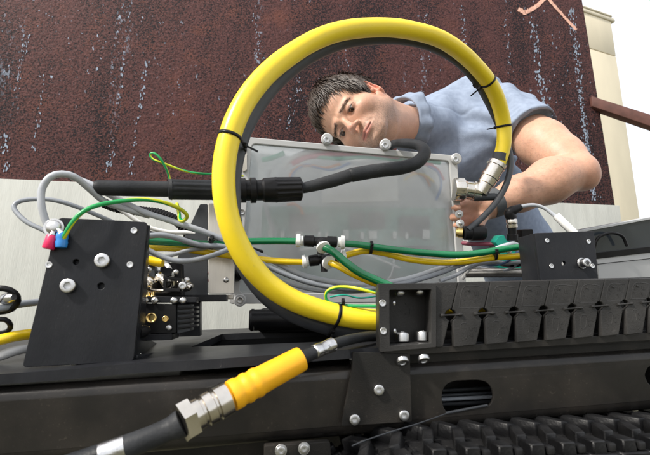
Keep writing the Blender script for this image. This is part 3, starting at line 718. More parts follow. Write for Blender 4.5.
#@@CHAIN
# ================================================================== cable chain
ch = thing('cable_chain', 'dark grey plastic cable chain of slanted links lying along the right side', 'cable chain', on(540, 345, 0))
holes = [(451, 315), (483.8, 313.5), (514.5, 312), (544, 310.5), (572.7, 308.4), (599.5, 306), (624.7, 304), (648.5, 302), (671, 300), (693, 298)]
CFR = MF
def ln(a, b, t): return (a[0] + (b[0] - a[0]) * t, a[1] + (b[1] - a[1]) * t)
for i in range(-1, len(holes) - 1):
    h1 = holes[i + 1]
    h0 = holes[i] if i >= 0 else (holes[0][0] - 34.5, holes[0][1] + 1.5)
    s = (h1[0] - h0[0]) / 33
    top = 282.2 - (h0[0] - 440) * .020; bot = 346.5 - (h0[0] - 450) * .0705
    # an outline: upper slanted plate, waist at the holes, lower tapering plate
    rr = 5.6 * s
    def arc(c, a0, a1, n=7): return [(c[0] + rr * math.cos(R(a0 + (a1 - a0) * k / (n - 1))), c[1] + rr * math.sin(R(a0 + (a1 - a0) * k / (n - 1)))) for k in range(n)]
    right = [(h1[0] + 6.8 * s, top - .6 * s)] + arc(h1, 276, 108) + [(h1[0] - 7.6 * s, bot - 1.4 * s)]
    left = [(h0[0] + 3.4 * s, bot + .8)] + arc(h0, 72, -78) + [(h0[0] + 7.4 * s, top)]
    if i == -1: left = [(436, 347.6), (436, 282.6)]
    uv = rounded([MF.uv(*p, -.018) for p in right + left], .0016, 2)
    me = plate_mesh([uv], .009, .0013); me.transform(MF.mat(-.018)); lk = link('link', me, 'chain', ch)
    # raised rims and marks
    if i >= 0:
        def rim(P, w=.0021):
            path = [(MF.at(*p, -.0163), w) for p in P]
            return sweep(spline(path, .003, True), 6, closed=True)
        cx, cy = (h0[0] + h1[0]) / 2, h0[1]
        P1 = [(cx + (x * s), cy + y * s) for x, y in ((-8.5, -9), (-4, -28), (13, -28.5), (16, -26), (12, -9), (9, -7.5), (-7, -7.5))]
        link('rim', rim(P1), 'chain', lk)
        P2 = [(cx + (x * s), cy + y * s) for x, y in ((-7, 9.5), (-3, 8), (0, 10), (-1, 22), (-3.5, 24.5), (-6.5, 23.5))]
        link('rim', rim(P2), 'chain', lk)
        bm = bmesh.new()
        for (x, y, a, b) in ((8, -22, 1.6, 4.2), (10.3, -22, 1.0, 4.2), (7.6, -14, 1.2, 3.2), (-1.5, -24, 1, 1.2), (-2.4, -20.5, 1, 2.4), (-3.2, -16, 1, 2.0), (3.5, 14, 2.6, 2.6), (4, 20, 2.2, 3.2), (8, 14, 1.1, 4)):
            k = MF.scale(cx, cy) * s; box_bm(bm, MF.at(cx + x * s, cy + y * s, -.0180), MF.u, MF.v, MF.n, a * k, b * k, .0009)
        _o = link('moulded_mark', bm_mesh(bm), 'chain', lk); _o['kind'] = 'stuff'
        p = MF.at(cx + 1 * s, cy - 25 * s, -.0182); lathe('rivet', p, p + MF.n * .0012, [(0, .0017), (.8, .0015), (1, .001)], 'chain', lk, 10)
    # inner plate set back so that the gaps stay dark, and crossbar pin
    h = h1
    k = MF.scale(*h) * s
    a, b = MF.at(h[0] - 10 * s, h[1] + .6, -.0195), MF.at(h[0] + 10.5 * s, h[1] - .6, -.0195)
    pin = link('pin', sweep([(a, .0022 * s), (a + (b - a) * .06, .0026 * s), (a + (b - a) * .13, .0024 * s), (a + (b - a) * .18, .0013), (a + (b - a) * .82, .0013), (a + (b - a) * .87, .0024 * s), (a + (b - a) * .94, .0026 * s), (b, .0022 * s)], 8), 'zinc' if False else 'chain', lk)
a0, b0 = on(436, 284, .0), on(700, 277, .0)
prism('top_web', [on(436, 283, -.0088), on(700, 275.5, -.0088), on(700, 279, -.0088), on(436, 286.5, -.0088)], BACK * .06, 'chain', ch, .001)
prism('bottom_web', [on(436, 343.5, .012), on(700, 326.5, .012), on(700, 331, .012), on(436, 348, .012)], BACK * .04, 'chain', ch, .001)
prism('dark_backing', [on(436, 283, .055), on(700, 276, .055), on(700, 330, .055), on(436, 346, .055)], BACK * .006, 'black', ch, .001)  # black sheet standing in for the dark void behind the links
# hoses inside the chain, seen as green glints in the first holes
for (y, m_, r) in ((311, 'ytube', .005), (326, 'rubber', .007), (299, 'gtube', .005)):
    xe = 490 if m_ == 'ytube' else 700; link('inner_hose', sweep(spline([(on(438, y, .02), r), (on(465, y - 1, .02), r), (on(xe, y - (xe - 438) * .05, .02 if xe > 500 else .04), r)], .02), 8), m_, ch)
# end bracket, an open box of plates with screws
eb = thing('chain_end_bracket', 'dark grey open box bracket where the yellow hose enters the cable chain', 'bracket', on(408, 350, 0))
plate('front_frame', MF, [(378.5, 283.5), (436.5, 283), (436.5, 347.5), (380.5, 352.5)], .010, 'chain', eb, off=-.024, round_=.002, extra=[rounded([MF.uv(*p, -.024) for p in ((389.5, 290), (431.5, 289.5), (431, 343), (390, 346))], .0015, 3)])
plate('back_wall', MF, [(384, 288), (436.5, 288), (436.5, 347), (384, 350)], .005, 'chain', eb, off=.014, round_=.002)
def wallbox(name, p0, p1, p2, p3, m_='chain', d0=-.014, d1=.014):
    prism(name, [on(*p, d0) for p in (p0, p1, p2, p3)], BACK * (d1 - d0), m_, eb, .0008)
wallbox('side_wall', (380.5, 285), (389, 285), (389.5, 351), (381.5, 351.5))
wallbox('side_wall', (432, 285), (436.4, 285), (436.4, 347), (431.6, 347))
wallbox('top_wall', (389.2, 285), (431.8, 284.6), (431.8, 289.6), (389.2, 290.2))
wallbox('bottom_wall', (389.7, 344.5), (431.4, 341.5), (431.4, 347.4), (389.7, 351))
for x, y in ((382.6, 303), (383.4, 331)): bolt(eb, MF, x, y, 3.6, -.024, FLAT, 'screw', h=1.2)
for x, y in ((394, 303), (394.5, 331)):
    p = on(x, y, -.006); s = 3.2 * MF.scale(x, y); inst('screw', PAN, axis_mat(p, MF.u * .8 + MF.n * .5) @ Matrix.Scale(s, 4), eb)
for x, y in ((400, 293), (420, 292)):
    p = on(x, y, -.004); inst('screw', PAN, axis_mat(p, -MF.v + MF.n * .3) @ Matrix.Scale(5 * MF.scale(x, y), 4), eb)
for x, y in ((402.5, 341), (422.5, 340)):
    p = on(x, y, -.004); inst('bolt', BOLT, axis_mat(p, MF.v) @ Matrix.Diagonal((.0095, .0095, .0125, 1)), eb)
for x, y in ((402, 357.5), (423, 355.5)):
    p = on(x, y + 2, -.018); inst('nut', BOLT, axis_mat(p, -MF.v * .7 + MF.n * .5) @ Matrix.Diagonal((.0085, .0085, .006, 1)), eb)
bm = bmesh.new()
for (x, y, a, b) in ((403, 311, 5, 1), (410, 311, 1, 5), (407, 314, 4, 1), (414, 308, 2, 3), (408, 304, 6, 1)):
    k = MF.scale(x, y); box_bm(bm, MF.at(x, y, .0135), MF.u, MF.v, MF.n, a * k, b * k, .001)
_o = link('moulded_mark', bm_mesh(bm), 'chain', eb); _o['kind'] = 'stuff'
#@@LEFT
# ================================================================== left mounting plate
LP = Frame(at(57, 218, .60), at(148, 222, .625), at(22, 366, .553))
lp = thing('mounting_plate', 'large black mounting plate standing at the left with white screws and earth wire', 'bracket', LP.at(80, 364))
plate('face_plate', LP, [(58, 217.5), (147.5, 222), (133.5, 361.5), (22, 367.5)], .007, 'anod', lp, round_=.006, holes=((76, 262, 2.9), (101, 286, 3.3)))
a, b = LP.at(149, 224), LP.at(133.5, 361)
side = [LP.at(146, 226, .008), LP.at(133.2, 361, .008), at(164, 346, .665), at(163, 338, .665), at(143, 336, .635), LP.at(148.5, 262, .012)]
side2 = [a - LP.n * .0075, b - LP.n * .0075, b - LP.n * .20 + Vector((0, 0, -.0)), b - LP.n * .20 + Vector((0, 0, .016)), b - LP.n * .07 + Vector((0, 0, .030)), a - LP.n * .012]
prism('side_gusset', side2, -LP.u * .005, 'anod', lp, .0008)
foot_ = [b - LP.n * .0075, b - LP.n * .20, b - LP.n * .20 + LP.u * .045, b - LP.n * .0075 + LP.u * .004]
prism('foot_flange', [p + Vector((0, 0, .002)) for p in foot_], Vector((0, 0, .005)), 'anod', lp, .0008)
for x, y in ((103, 261), (69, 286)): bolt(lp, LP, x, y, 7.2, -.001, h=.75)
for x, y, r in ((134, 230.5, 3.2), (130, 264.6, 3.2), (48.8, 264.8, 3.4)): bolt(lp, LP, x, y, r, -.0002, FLAT, 'screw')
bolt(lp, LP, 54, 228, 9.5, -.001, WASH, 'washer', h=.8); bolt(lp, LP, 54, 227.5, 7.2, -.003, PAN, 'screw')
for k_, sz in ((.03, .0024), (.12, .0028)):
    p = b - LP.n * (.01 + k_) + LP.u * .001 + Vector((0, 0, .006)); inst('screw', PAN, axis_mat(p, LP.u) @ Matrix.Scale(sz, 4), lp)
plate('hole_blocker', LP, [(66, 250), (112, 252), (110, 298), (60, 300)], .02, 'anod', lp, off=.0085, round_=.002)  # dark block added behind the holes to stop light showing through
# crimp terminals held by the top screw
t1 = thing('crimp_terminal', 'red crimp sleeve hanging under the domed screw on the left plate', 'terminal', LP.at(50, 250), 'crimp terminals')
lathe('sleeve', LP.at(52.5, 235.5, -.007), LP.at(48, 249, -.007), [(0, .0062), (.1, .0072), (.9, .0078), (1, .0066)], 'red', t1, 20)
lathe('barrel', LP.at(53.5, 231.5, -.006), LP.at(52.5, 235.5, -.007), [(0, .003), (1, .0045)], 'zinc', t1, 14)
t2 = thing('crimp_terminal', 'blue crimp sleeve beside the red one with the earth wire in it', 'terminal', LP.at(62, 246), 'crimp terminals')
lathe('sleeve', LP.at(62.5, 233, -.008), LP.at(61, 247.5, -.008), [(0, .0062), (.08, .0072), (.35, .0078), (.5, .0070), (.65, .0079), (1, .0068)], 'blue', t2, 20)
lathe('barrel', LP.at(58.5, 229.5, -.006), LP.at(62.5, 234, -.008), [(0, .003), (1, .0045)], 'zinc', t2, 14)
ew = tube('earth_wire', [(61, 243, .588, .0028), (64, 237, .585), (70, 226, .585), (80, 214, .59), (95, 206, .60), (118, 201.5, .62), (142, 199.5, .64), (160, 201.5, .66), (174, 206, .68), (183, 211, .70), (187, 216, .71), (184, 220.5, .72), (180, 220, .73), (179, 213, .75), (177, 204, .78)], .0032, 'earth', None, 12, .004, 30)
tag(ew, 'green and yellow earth wire arching from the blue crimp over the black plate', 'wire')
ew2 = tube('earth_wire', [(171, 184, .80), (169, 176, .80), (166, 168, .795), (160, 158, .79), (153.5, 153, .79), (150, 154.5, .79), (152, 158.5, .79), (158, 161.5, .79), (168, 165, .80), (185, 171, .81), (200, 173.5, .82), (225, 174.5, .86), (243, 176, .90)], .0022, 'earth', None, 10, .004, 40)
tag(ew2, 'thin earth wire looped in the air above the black cable joint', 'wire')
ew3 = tube('earth_wire', [(392, 296, .70), (378, 293.5, .68), (362, 289.5, .68), (348, 287, .69), (335, 287.5, .69), (326.5, 292, .69), (326, 299, .69), (332, 303.5, .69), (345, 305.5, .685), (362, 306, .68), (380, 306, .675), (392, 306, .675)], .0026, 'earth', None, 10, .004, 25)
tag(ew3, 'small green wire loop beside the chain end bracket', 'wire')
# ================================================================== big yellow hose ring with its dark companion
YP = [(392, 319.5, .69), (380, 319.5, .69), (350, 317.5, .685), (320, 311, .675), (292, 300, .66), (266, 282, .645), (245, 257, .632), (230, 224, .625), (223.5, 190, .625), (225, 155, .632), (235, 122, .645), (252, 92, .665), (276, 65, .69), (306, 44, .72), (340, 31.5, .75), (375, 27.5, .785), (408, 29.5, .82), (438, 38, .86), (464, 55, .90), (484, 76, .945), (497, 99, .98), (503.5, 122, 1.0), (504, 142, 1.0), (500.5, 158, 1.0), (497, 166, 1.0)]
YR = .0166
ypath = spline(pxpath([(*p, YR) for p in YP], YR), .007)
ypath = [(p + Vector((noise.noise(p * 9), noise.noise(p * 9 + Vector((5, 0, 0))), noise.noise(p * 9 + Vector((0, 7, 0))))) * .0022, r * (1 + .022 * noise.noise(p * 22))) for p, r in ypath]
yh = link('yellow_hose', sweep(ypath, 28), 'yellow'); tag(yh, 'thick yellow hose bent into a large ring in front of the box', 'hose')
DP = [(392, 331, .715), (378, 331, .715), (345, 330.5, .71), (312, 322, .70), (284, 309, .69), (262, 291, .68), (243, 262, .672), (234, 228, .668), (232, 190, .668), (235.5, 158, .675), (245, 128, .69), (262, 99, .71), (285, 74, .735), (313, 54, .765), (345, 41.5, .80), (378, 38, .83), (408, 40, .865), (436, 48.5, .90), (459, 63, .94), (477, 83, .98), (489, 104, 1.0), (499, 126, 1.02), (507, 144, 1.02), (510.5, 162, 1.01), (507, 182, 1.0), (497, 201, .99), (483, 217, .98), (468, 230, .97)]
dradii = [.0135] * 15 + [.012, .011, .010, .009, .0085, .008, .0075, .0072, .007, .007, .007, .007, .007]
dp = spline(pxpath([(*p, dradii[i]) for i, p in enumerate(DP)], .013), .007)
dh = link('grey_hose', sweep(dp, 20), 'hosegrey'); tag(dh, 'dark grey hose strapped along the inner side of the yellow ring', 'hose')
def nearest(path, px, py):
    best = 0; bd = 1e9
    for i, (p, r) in enumerate(path):
        q = p - C0; d = q.dot(FW); x = 325 + FPX * q.x / d; y = 227.5 - FPX * q.dot(UPC) / d
        e = (x - px) ** 2 + (y - py) ** 2
        if e < bd: bd = e; best = i
    return best
for (x, y, lab) in ((230, 138, 'black cable tie on the left flank of the yellow ring'), (336, 315, 'black cable tie low on the yellow ring near the chain bracket'), (488, 82, 'black cable tie on the yellow ring over the mans shoulder'), (504, 127, 'black cable tie on the yellow ring above its metal plug')):
    i = nearest(ypath, x, y); p, r = ypath[i]; q, _ = dp[nearest(dp, x + 6, y + 6)]
    t = (ypath[i + 2][0] - ypath[i - 2][0]).normalized()
    root = thing('cable_tie', lab, 'cable tie', p, 'black cable ties on the yellow ring')
    # strap encloses both hoses: convex loop
    dq = (q - p); dq -= t * dq.dot(t); ax = dq.normalized(); ay = t.cross(ax); L2 = dq.length; r2 = dp[nearest(dp, x + 6, y + 6)][1]
    if L2 > .05: dq *= .04 / L2; L2 = .04
    loop = []
    for k in range(40):
        th = 2 * math.pi * k / 40; d = ax * math.cos(th) + ay * math.sin(th)
        sup = max(r, L2 * math.cos(th) + r2) if True else 0
        loop.append(d)
    # support function hull
    hull = []
    for k in range(64):
        th = 2 * math.pi * k / 64; d = ax * math.cos(th) + ay * math.sin(th)
        c1 = p + d * (r + .0012); c2 = p + dq + d * (r2 + .0012)
        hull.append(c1 if (c1 - p).dot(d) >= (c2 - p).dot(d) else c2)
    link('strap', (lambda: (lambda vs, n: pts_mesh(vs, [(i2 * 2, i2 * 2 + 1, ((i2 + 1) % n) * 2 + 1, ((i2 + 1) % n) * 2) for i2 in range(n)], True))([v for h_ in hull for v in (h_ - t * .0024, h_ + t * .0024)], len(hull)))(), 'black', root)
    me_o = root.children[0]; md = me_o.modifiers.new('thick', 'SOLIDIFY'); md.thickness = .0014; md.offset = 1
    side_ = ay if ay.dot(C0 - p) > 0 else -ay
    cpt = p + dq * .55 + side_ * (r * .9 + .003)
    bm = bmesh.new(); box_bm(bm, cpt, side_, ax, t, .006, .008, .007); bevel(bm, .001); link('lock', bm_mesh(bm), 'black', root)
    tl2 = cpt + side_ * .004 + ax * .004
    bm = bmesh.new(); box_bm(bm, tl2 + (ax + side_).normalized() * .008, (ax + side_).normalized(), t, (ax + side_).cross(t).normalized(), .018, .003, .0012); link('tail', bm_mesh(bm), 'black', root)
#@@CABLES
# ================================================================== black cable joint running to the box
bc = thing('black_cable', 'thick black cable with ribbed inline plug crossing behind the yellow ring to the box top', 'cable', at(250, 200, .78))
A0, A1 = at(93, 187.8, .70), at(168, 189.3, .745)
link('heat_shrink', sweep(spline([(A0, .004), (A0 + (A1 - A0) * .015, .009), (A0 + (A1 - A0) * .06, .0125), (A0 + (A1 - A0) * .5, .0132), (A1, .0135)], .003), 22), 'rubber', bc)
B0, B1 = A1, at(240, 190.5, .79)
lathe('plug_shell', B0, B1, [(0, .013), (.01, .0175), (.05, .0185), (.06, .0178), (.60, .0178), (.61, .0190), (.95, .0190), (1, .0170)], 'rubber', bc, 48, ribs=(3, 4, 24, .06))
C1 = at(262, 190.3, .80)
lathe('collar_ring', B1, C1, [(0, .017), (.03, .0225), (.25, .0225), (.27, .019), (.45, .019), (.47, .0235), (.7, .0235), (.75, .019), (1, .019)], 'black', bc, 40)
D1 = at(302, 188.8, .815)
lathe('knurled_nut', C1, D1, [(0, .0195), (.05, .0225), (.3, .0235), (.36, .0240), (.38, .0235), (.96, .0225), (1, .017)], 'black', bc, 60, ribs=(3, 5, 30, .06))
tube('cable_run', [(300, 188.5, .815, .0095), (308, 187, .82, .0105), (330, 181.5, .835, .0125), (350, 175.5, .85, .0130), (352, 175, .85, .0142), (375, 171, .865, .0140), (400, 168, .875, .0138), (416, 163, .885, .0135), (424.5, 154, .90, .013), (421, 146.5, .93, .0115), (408, 143.5, .97, .011), (393, 144.5, 1.03, .010), (385, 152, 1.06, .010)], .012, 'rubber', bc, 18, .004)
# ---- grey cables
tag(tube('grey_cable', [(52, 236, .64), (46, 222, .64), (41.5, 205, .64), (42, 189, .645), (50, 177, .65), (62, 173.8, .66), (75, 177, .67), (90, 189.5, .69), (104, 201, .71), (122, 208, .73), (150, 216, .75)], .0052, 'grey', None, 12), 'thick light grey cable making a tall loop above the left plate', 'cable')
tag(tube('grey_cable', [(60, 240, .66), (44, 230.5, .66), (26, 221.5, .66), (14.5, 209.5, .665), (16, 203, .67), (28, 199.5, .68), (50, 199.5, .69), (72, 205, .70), (98, 215.5, .72), (120, 225, .74)], .0036, 'grey2', None, 12), 'thin grey cable making a flat loop at far left above the plate', 'cable')
gA = [(72, 177, .72), (90, 184, .725), (108, 194, .73), (122, 201, .735), (144, 212, .74), (168, 220, .745), (192, 227.5, .75), (210, 234, .76), (224, 240, .77), (240, 246.5, .785), (254, 252.5, .80), (275, 262, .81), (300, 274, .82), (325, 280.5, .825), (350, 284, .83), (375, 284, .84), (406, 279, .85), (432, 271, .86), (460, 261, .87), (478, 254.5, .87), (494, 249.5, .87), (506, 245.5, .875), (514, 244, .90), (520, 247, .93)]
tag(tube('grey_cable', gA, .0052, 'grey', None, 12), 'light grey cable running from the upper left under the ring and along the box foot', 'cable')
gB = [(148, 236, .70), (160, 235, .71), (174, 237.2, .72), (200, 245, .74), (224, 246.8, .76), (246, 255, .78), (269, 267, .80), (302, 280.5, .81), (330, 287, .82), (356, 289, .825), (380, 288, .83), (410, 282, .84), (440, 273, .85), (468, 262.5, .86), (495, 258.5, .865), (520, 257.5, .87), (545, 258.5, .88)]
tag(tube('grey_cable', gB, .0048, 'grey2', None, 12), 'second grey cable bundled under the green tube beside the light grey one', 'cable')
tag(tube('grey_cable', [(146, 249, .66), (160, 256, .665), (178, 261, .67), (200, 259, .68), (222, 252, .72), (236, 246, .75), (250, 245, .78)], .0042, 'grey2', None, 12), 'grey cable sagging between the left plate and the ring', 'cable')
tag(tube('grey_cable', [(514, 209.5, .955, .004), (522, 206.3, .955, .004), (534, 205, .96, .004), (545, 208.5, .96, .004), (556, 217, .95, .0042), (566, 226, .94, .0042), (574, 235, .93), (580, 250, .93)], .0042, 'grey', None, 12), 'grey sensor cable curving right from the small elbow plug', 'cable')
lathe_ = lathe('cable_sleeve', at(556, 215.5, .95), at(575, 234, .93), [(0, .008), (.05, .0085), (.95, .0085), (1, .0075)], 'white', None, 16); tag(lathe_, 'white sleeve round the grey sensor cable above the small plate', 'sleeve')
tag(tube('grey_cable', [(466, 270, .93), (476, 267, .92), (487, 269, .91), (500, 271.5, .90), (512, 268, .90), (519, 260, .90), (520, 251, .91)], .0034, 'grey2', None, 10), 'thin blue grey cable looping under the green tube at right', 'cable')
tag(tube('grey_cable', [(146, 254, .70), (158, 257, .71), (172, 255, .73), (190, 250, .75), (206, 249, .77), (224, 252, .79), (240, 260, .80), (262, 272, .815), (290, 284, .825), (320, 291, .83), (350, 292, .84), (384, 291, .85)], .0036, 'grey', None, 12), 'thin grey cable lowest of the bundle along the box foot', 'cable')
tag(tube('black_cable', [(146, 232, .76), (165, 236, .77), (188, 240, .78), (212, 247, .79), (232, 250, .81), (250, 249, .83), (262, 252, .85)], .0038, 'black', None, 12), 'black cable among the grey ones left of the ring', 'cable')
tag(tube('white_cable', [(108, 200, .78), (124, 212, .79), (146, 226, .80), (168, 232, .81), (192, 233, .82), (215, 238, .83), (236, 247, .84)], .0040, 'white', None, 12), 'white cable crossing the pale wall behind the left plate', 'cable')
tag(tube('grey_cable', [(440, 281, .86), (456, 275, .87), (472, 266, .88), (490, 262.5, .885), (508, 263, .89), (524, 262, .90), (544, 264, .91)], .0040, 'grey', None, 12), 'grey cable under the yellow tube right of the box', 'cable')
tag(tube('black_cable', [(470, 252, .93), (484, 256, .92), (498, 263, .91), (512, 266, .90), (530, 262, .91), (546, 256, .92)], .0036, 'black', None, 12), 'black cable crossing behind the tie near the right plate', 'cable')
tag(tube('blue_cable', [(478, 262, .90), (490, 265, .89), (504, 263, .885), (514, 256, .89), (519, 249, .90), (524, 243, .92)], .0028, 'bluegrey', None, 10), 'slate blue cable bending up beside the teal valve', 'cable')
tag(tube('green_wire', [(330, 297, .80), (344, 295, .80), (360, 298, .81), (378, 296, .82)], .0016, 'teal', None, 8), 'fine teal wire in front of the box foot', 'wire')
# left edge bits
tag(tube('black_cable', [(-18, 300, .60), (-10, 290, .60), (4, 288.5, .60), (15, 293, .605), (18, 301, .61), (12, 309, .615), (0, 312, .62), (-14, 310, .62)], .0042, 'black', None, 12, closed=True), 'upper loop of black cable at the left edge', 'cable')
tag(tube('black_cable', [(-16, 326, .60), (-6, 320.5, .60), (5, 319.5, .605), (10.5, 325, .61), (8, 331, .615), (-2, 333.5, .62), (-14, 333, .62)], .0036, 'black', None, 12, closed=True), 'lower loop of black cable at the left edge', 'cable')
tag(tube('grey_hose', [(-30, 313, .60), (0, 308.5, .61), (16, 305, .62), (34, 302.5, .64), (60, 300, .67)], .0052, 'grey2', None, 12), 'short grey hose passing behind the left plate', 'hose')
tag(tube('yellow_tube', [(-30, 345, .60), (0, 340, .60), (14, 336.5, .61), (32, 334, .63), (60, 332, .66)], .0075, 'ytube', None, 14), 'yellow tube entering behind the foot of the left plate', 'tube')
tag(tube('white_hose', [(-30, 364, .60), (0, 356, .605), (16, 350.5, .61), (36, 347, .63), (60, 345, .66)], .0068, 'tray', None, 14), 'pale hose lying under the yellow tube at left edge', 'hose')
lathe_ = lathe('hose_clip', at(3, 299.5, .615), at(14, 297, .60), [(0, .004), (.2, .008), (.8, .008), (1, .004)], 'zinc', None, 16); tag(lathe_, 'shiny metal clip inside the black cable loop at left edge', 'clip')
# ---- green and yellow air tubes and their tees
tag(tube('green_tube', [(146, 241, .72), (165, 242, .735), (195, 243.5, .755), (222, 243.5, .77), (246, 241.5, .785), (275, 241, .795), (300, 241.3, .80)], .0064, 'gtube', None, 16), 'green air tube from behind the left plate to the upper tee', 'tube')
gr_ = tube('green_tube', [(343, 243.5, .80), (360, 244.8, .805), (385, 248.5, .81), (420, 252.5, .82), (455, 254.8, .83), (480, 253, .845), (505, 249, .855), (540, 244.5, .87)], .0066, 'gtube', None, 16); tag(gr_, 'green air tube from the upper tee across the box to the right plate', 'tube')
tag(tube('green_tube', [(325, 247.5, .785), (334, 252.5, .775), (346, 262.5, .765), (360, 272.5, .76), (376, 280, .76), (392, 287, .76)], .0072, 'gtube', None, 16), 'green air tube slanting down from the upper tee to the bracket', 'tube')
tag(tube('yellow_tube', [(146, 248, .74), (175, 248.5, .755), (205, 252, .77), (235, 256.5, .785), (262, 259.5, .80), (285, 261.5, .805), (303, 262, .81)], .0060, 'ytube', None, 16), 'yellow air tube from behind the left plate to the lower tee', 'tube')
tag(tube('yellow_tube', [(343, 256.5, .82), (352, 253.5, .82), (366, 251, .82), (385, 253.5, .825), (410, 259.5, .83), (440, 262.5, .84), (465, 261.5, .85), (492, 258, .86), (530, 255.5, .87)], .0062, 'ytube', None, 16), 'yellow air tube from the lower tee running right under the green one', 'tube')
tag(tube('yellow_tube', [(330, 262.5, .80), (338, 266, .79), (350, 272.5, .78), (365, 279.5, .775), (382, 286, .775)], .0062, 'ytube', None, 16), 'short yellow air tube slanting down to the chain bracket', 'tube')
tag(tube('yellow_tube', [(142, 258.5, .70), (150, 260.5, .70), (156, 262, .70), (163, 262.5, .70)], .0072, 'ytube', None, 16), 'yellow tube stub beside the valve block', 'tube')
def tee(lab, L, Rr, B, up):
    t = thing('tee_fitting', lab, 'fitting', (L + Rr) / 2, 'black push in tee fittings')
    ax = (Rr - L); ln_ = ax.length
    lathe('body', L + ax * .16, Rr - ax * .16, [(0, .0085), (.02, .0105), (.30, .0108), (.32, .0085), (.68, .0085), (.70, .0108), (.98, .0105), (1, .0085)], 'black', t, 24)
    lathe('release_ring', L, L + ax * .14, [(0, .0075), (.1, .0125), (.6, .0128), (.65, .009), (1, .009)], 'white', t, 24)
    lathe('release_ring', Rr, Rr - ax * .14, [(0, .0075), (.1, .0125), (.6, .0128), (.65, .009), (1, .009)], 'white', t, 24)
    m_ = (L + Rr) / 2; lathe('branch', m_, B, [(0, .009), (.5, .0105), (.85, .0105), (1, .009)], 'black', t, 24)
    bd_ = (B - m_).normalized(); lathe('release_ring', B, B + bd_ * .006, [(0, .010), (.1, .0128), (.8, .0128), (1, .0075)], 'white', t, 24)
    lathe('stem', m_ + up * .0, m_ + up * -.024, [(0, .006), (1, .0065)], 'black', t, 16)
tee('upper black tee fitting with white rings joining three green tubes', at(296, 240.5, .80), at(345, 242.5, .80), at(323, 246.5, .788), MF.v)
tee('lower black tee fitting with white rings joining three yellow tubes', at(302, 262, .81), at(346, 256, .82), at(328, 262, .802), MF.v)
for (x, y, d, r, lab, dirn) in ((212, 242.5, .76, .0115, 'black cable tie round the green tube and grey cable left of ring', (1, .15)), (371, 247.5, .812, .011, 'black cable tie on the green tube right of the tees', (1, .1)), (494, 253, .86, .0125, 'black cable tie bundling tubes and grey cables near the right plate', (1, -.15)), (343, 303, .69, .006, 'tiny tie on the small green wire loop', (1, 0))):
    p = at(x, y, d); t = (RX * dirn[0] - UPC * dirn[1]).normalized(); tie_at(p, t, r, lab, .005, ang=2.2)
#@@BOX
# ================================================================== frosted enclosure
EF = Frame(at(243, 136, .945), at(458, 155, 1.03), at(228, 303, .915))
en = thing('enclosure', 'large translucent grey junction box with wires showing inside in mid scene', 'box', EF.at(350, 303))
outer = [(245, 136.5), (457, 155.5), (467.5, 302), (229, 304)]
inner = [(252, 143.5), (449.5, 161), (459, 293), (239.5, 293)]
uvo = rounded([EF.uv(*p) for p in outer], .008); uvi = rounded([EF.uv(*p) for p in inner], .010)
me = plate_mesh([uvo, uvi], .014, .002); me.transform(EF.mat(0)); link('lid_rim', me, 'tray', en)
me = plate_mesh([rounded([EF.uv(*p) for p in ((250.5, 142), (451, 159.5), (460.5, 294.5), (238, 294.5))], .01)], .0025, .0005); me.transform(EF.mat(.004)); link('lid_pane', me, 'frost', en)
inner2 = [(250, 141.5), (452, 159), (461.5, 296), (237, 296)]
me = plate_mesh([rounded([EF.uv(*p) for p in outer], .008), rounded([EF.uv(*p) for p in inner2], .010)], .085, .001); me.transform(EF.mat(.0145)); link('side_walls', me, 'milky', en)
me = plate_mesh([uvo], .004, .001); me.transform(EF.mat(.100)); link('back_wall', me, 'milky', en); me = plate_mesh([rounded([EF.uv(*p) for p in ((251, 143), (451, 160), (460, 295), (238, 295))], .01)], .003, .0005); me.transform(EF.mat(.094)); link('added_liner', me, 'milky', en)  # inner liner sheet added to set how bright the box interior looks
for (x, y, rx) in ((326.7, 139.5, 5.8), (385, 145, 5.8), (455.5, 159, 5.4), (240, 300, 6.2)):
    k = EF.scale(x, y); me = lathe_mesh([(0, rx * k * 1.0), (.006, rx * k), (.008, rx * k * .85)], 24); me.transform(axis_mat(EF.at(x, y, -.001), EF.n)); lg = link('lug', me, 'tray', en)
    p = EF.at(x, y, -.0088); inst('screw', FLAT, axis_mat(p, EF.n) @ Matrix.Scale(rx * k * .55, 4), lg)
for (x, y) in ((244.5, 155), (242, 212), (240.5, 262)):
    bolt(en, EF, x, y, 3, -.0005, FLAT, 'screw')
# contents
IO = .035
def ip(name, px, m_, thick=.006, off=IO): return plate(name, EF, px, thick, m_, en, off=off, round_=.002)
ip('white_panel', [(322, 166), (397, 165), (399, 201), (322, 203)], 'white', off=.0085)
ip('circuit_board', [(262, 206), (446, 208), (452, 276), (260, 280)], 'pcb', .002, .036)
for (x0, y0, x1, y1) in ((350, 212, 365, 228), (369, 212, 385, 228), (290, 214, 318, 232), (400, 216, 430, 236), (330, 240, 360, 262), (280, 246, 300, 266), (395, 246, 436, 260)): ip('chip', [(x0, y0), (x1, y0), (x1, y1), (x0, y1)], 'chip' if (x0 % 2 == 0) else 'slate', .008, .026)
for i, w_ in ((0, 5), (1, 4), (2.2, 7), (4, 3), (4.6, 3), (6, 6), (7.4, 3.5), (8.1, 8), (10, 4), (11, 3), (12.4, 7)): ip('terminal_block', [(268 + i * 12.5, 232 + (i % 3) - .4 * w_), (268 + w_ + i * 12.5, 232 + (i % 3) - .4 * w_), (268 + w_ + i * 12.5, 239), (268 + i * 12.5, 239)], 'white', .008, .025)
def iw(P, r, m_, off=.022): 
    pts = [(EF.at(x, y, off), r) for x, y in P]; link('wire', sweep(spline(pts, .008), 10), m_, en)
iw([(284, 168), (290, 160), (305, 153), (330, 150), (360, 151), (390, 156), (425, 163)], 0.0063, 'white', 0.0131)
iw([(292, 164), (310, 157), (340, 154.5), (370, 156), (400, 160), (432, 165)], 0.0055, 'pink', 0.0123)
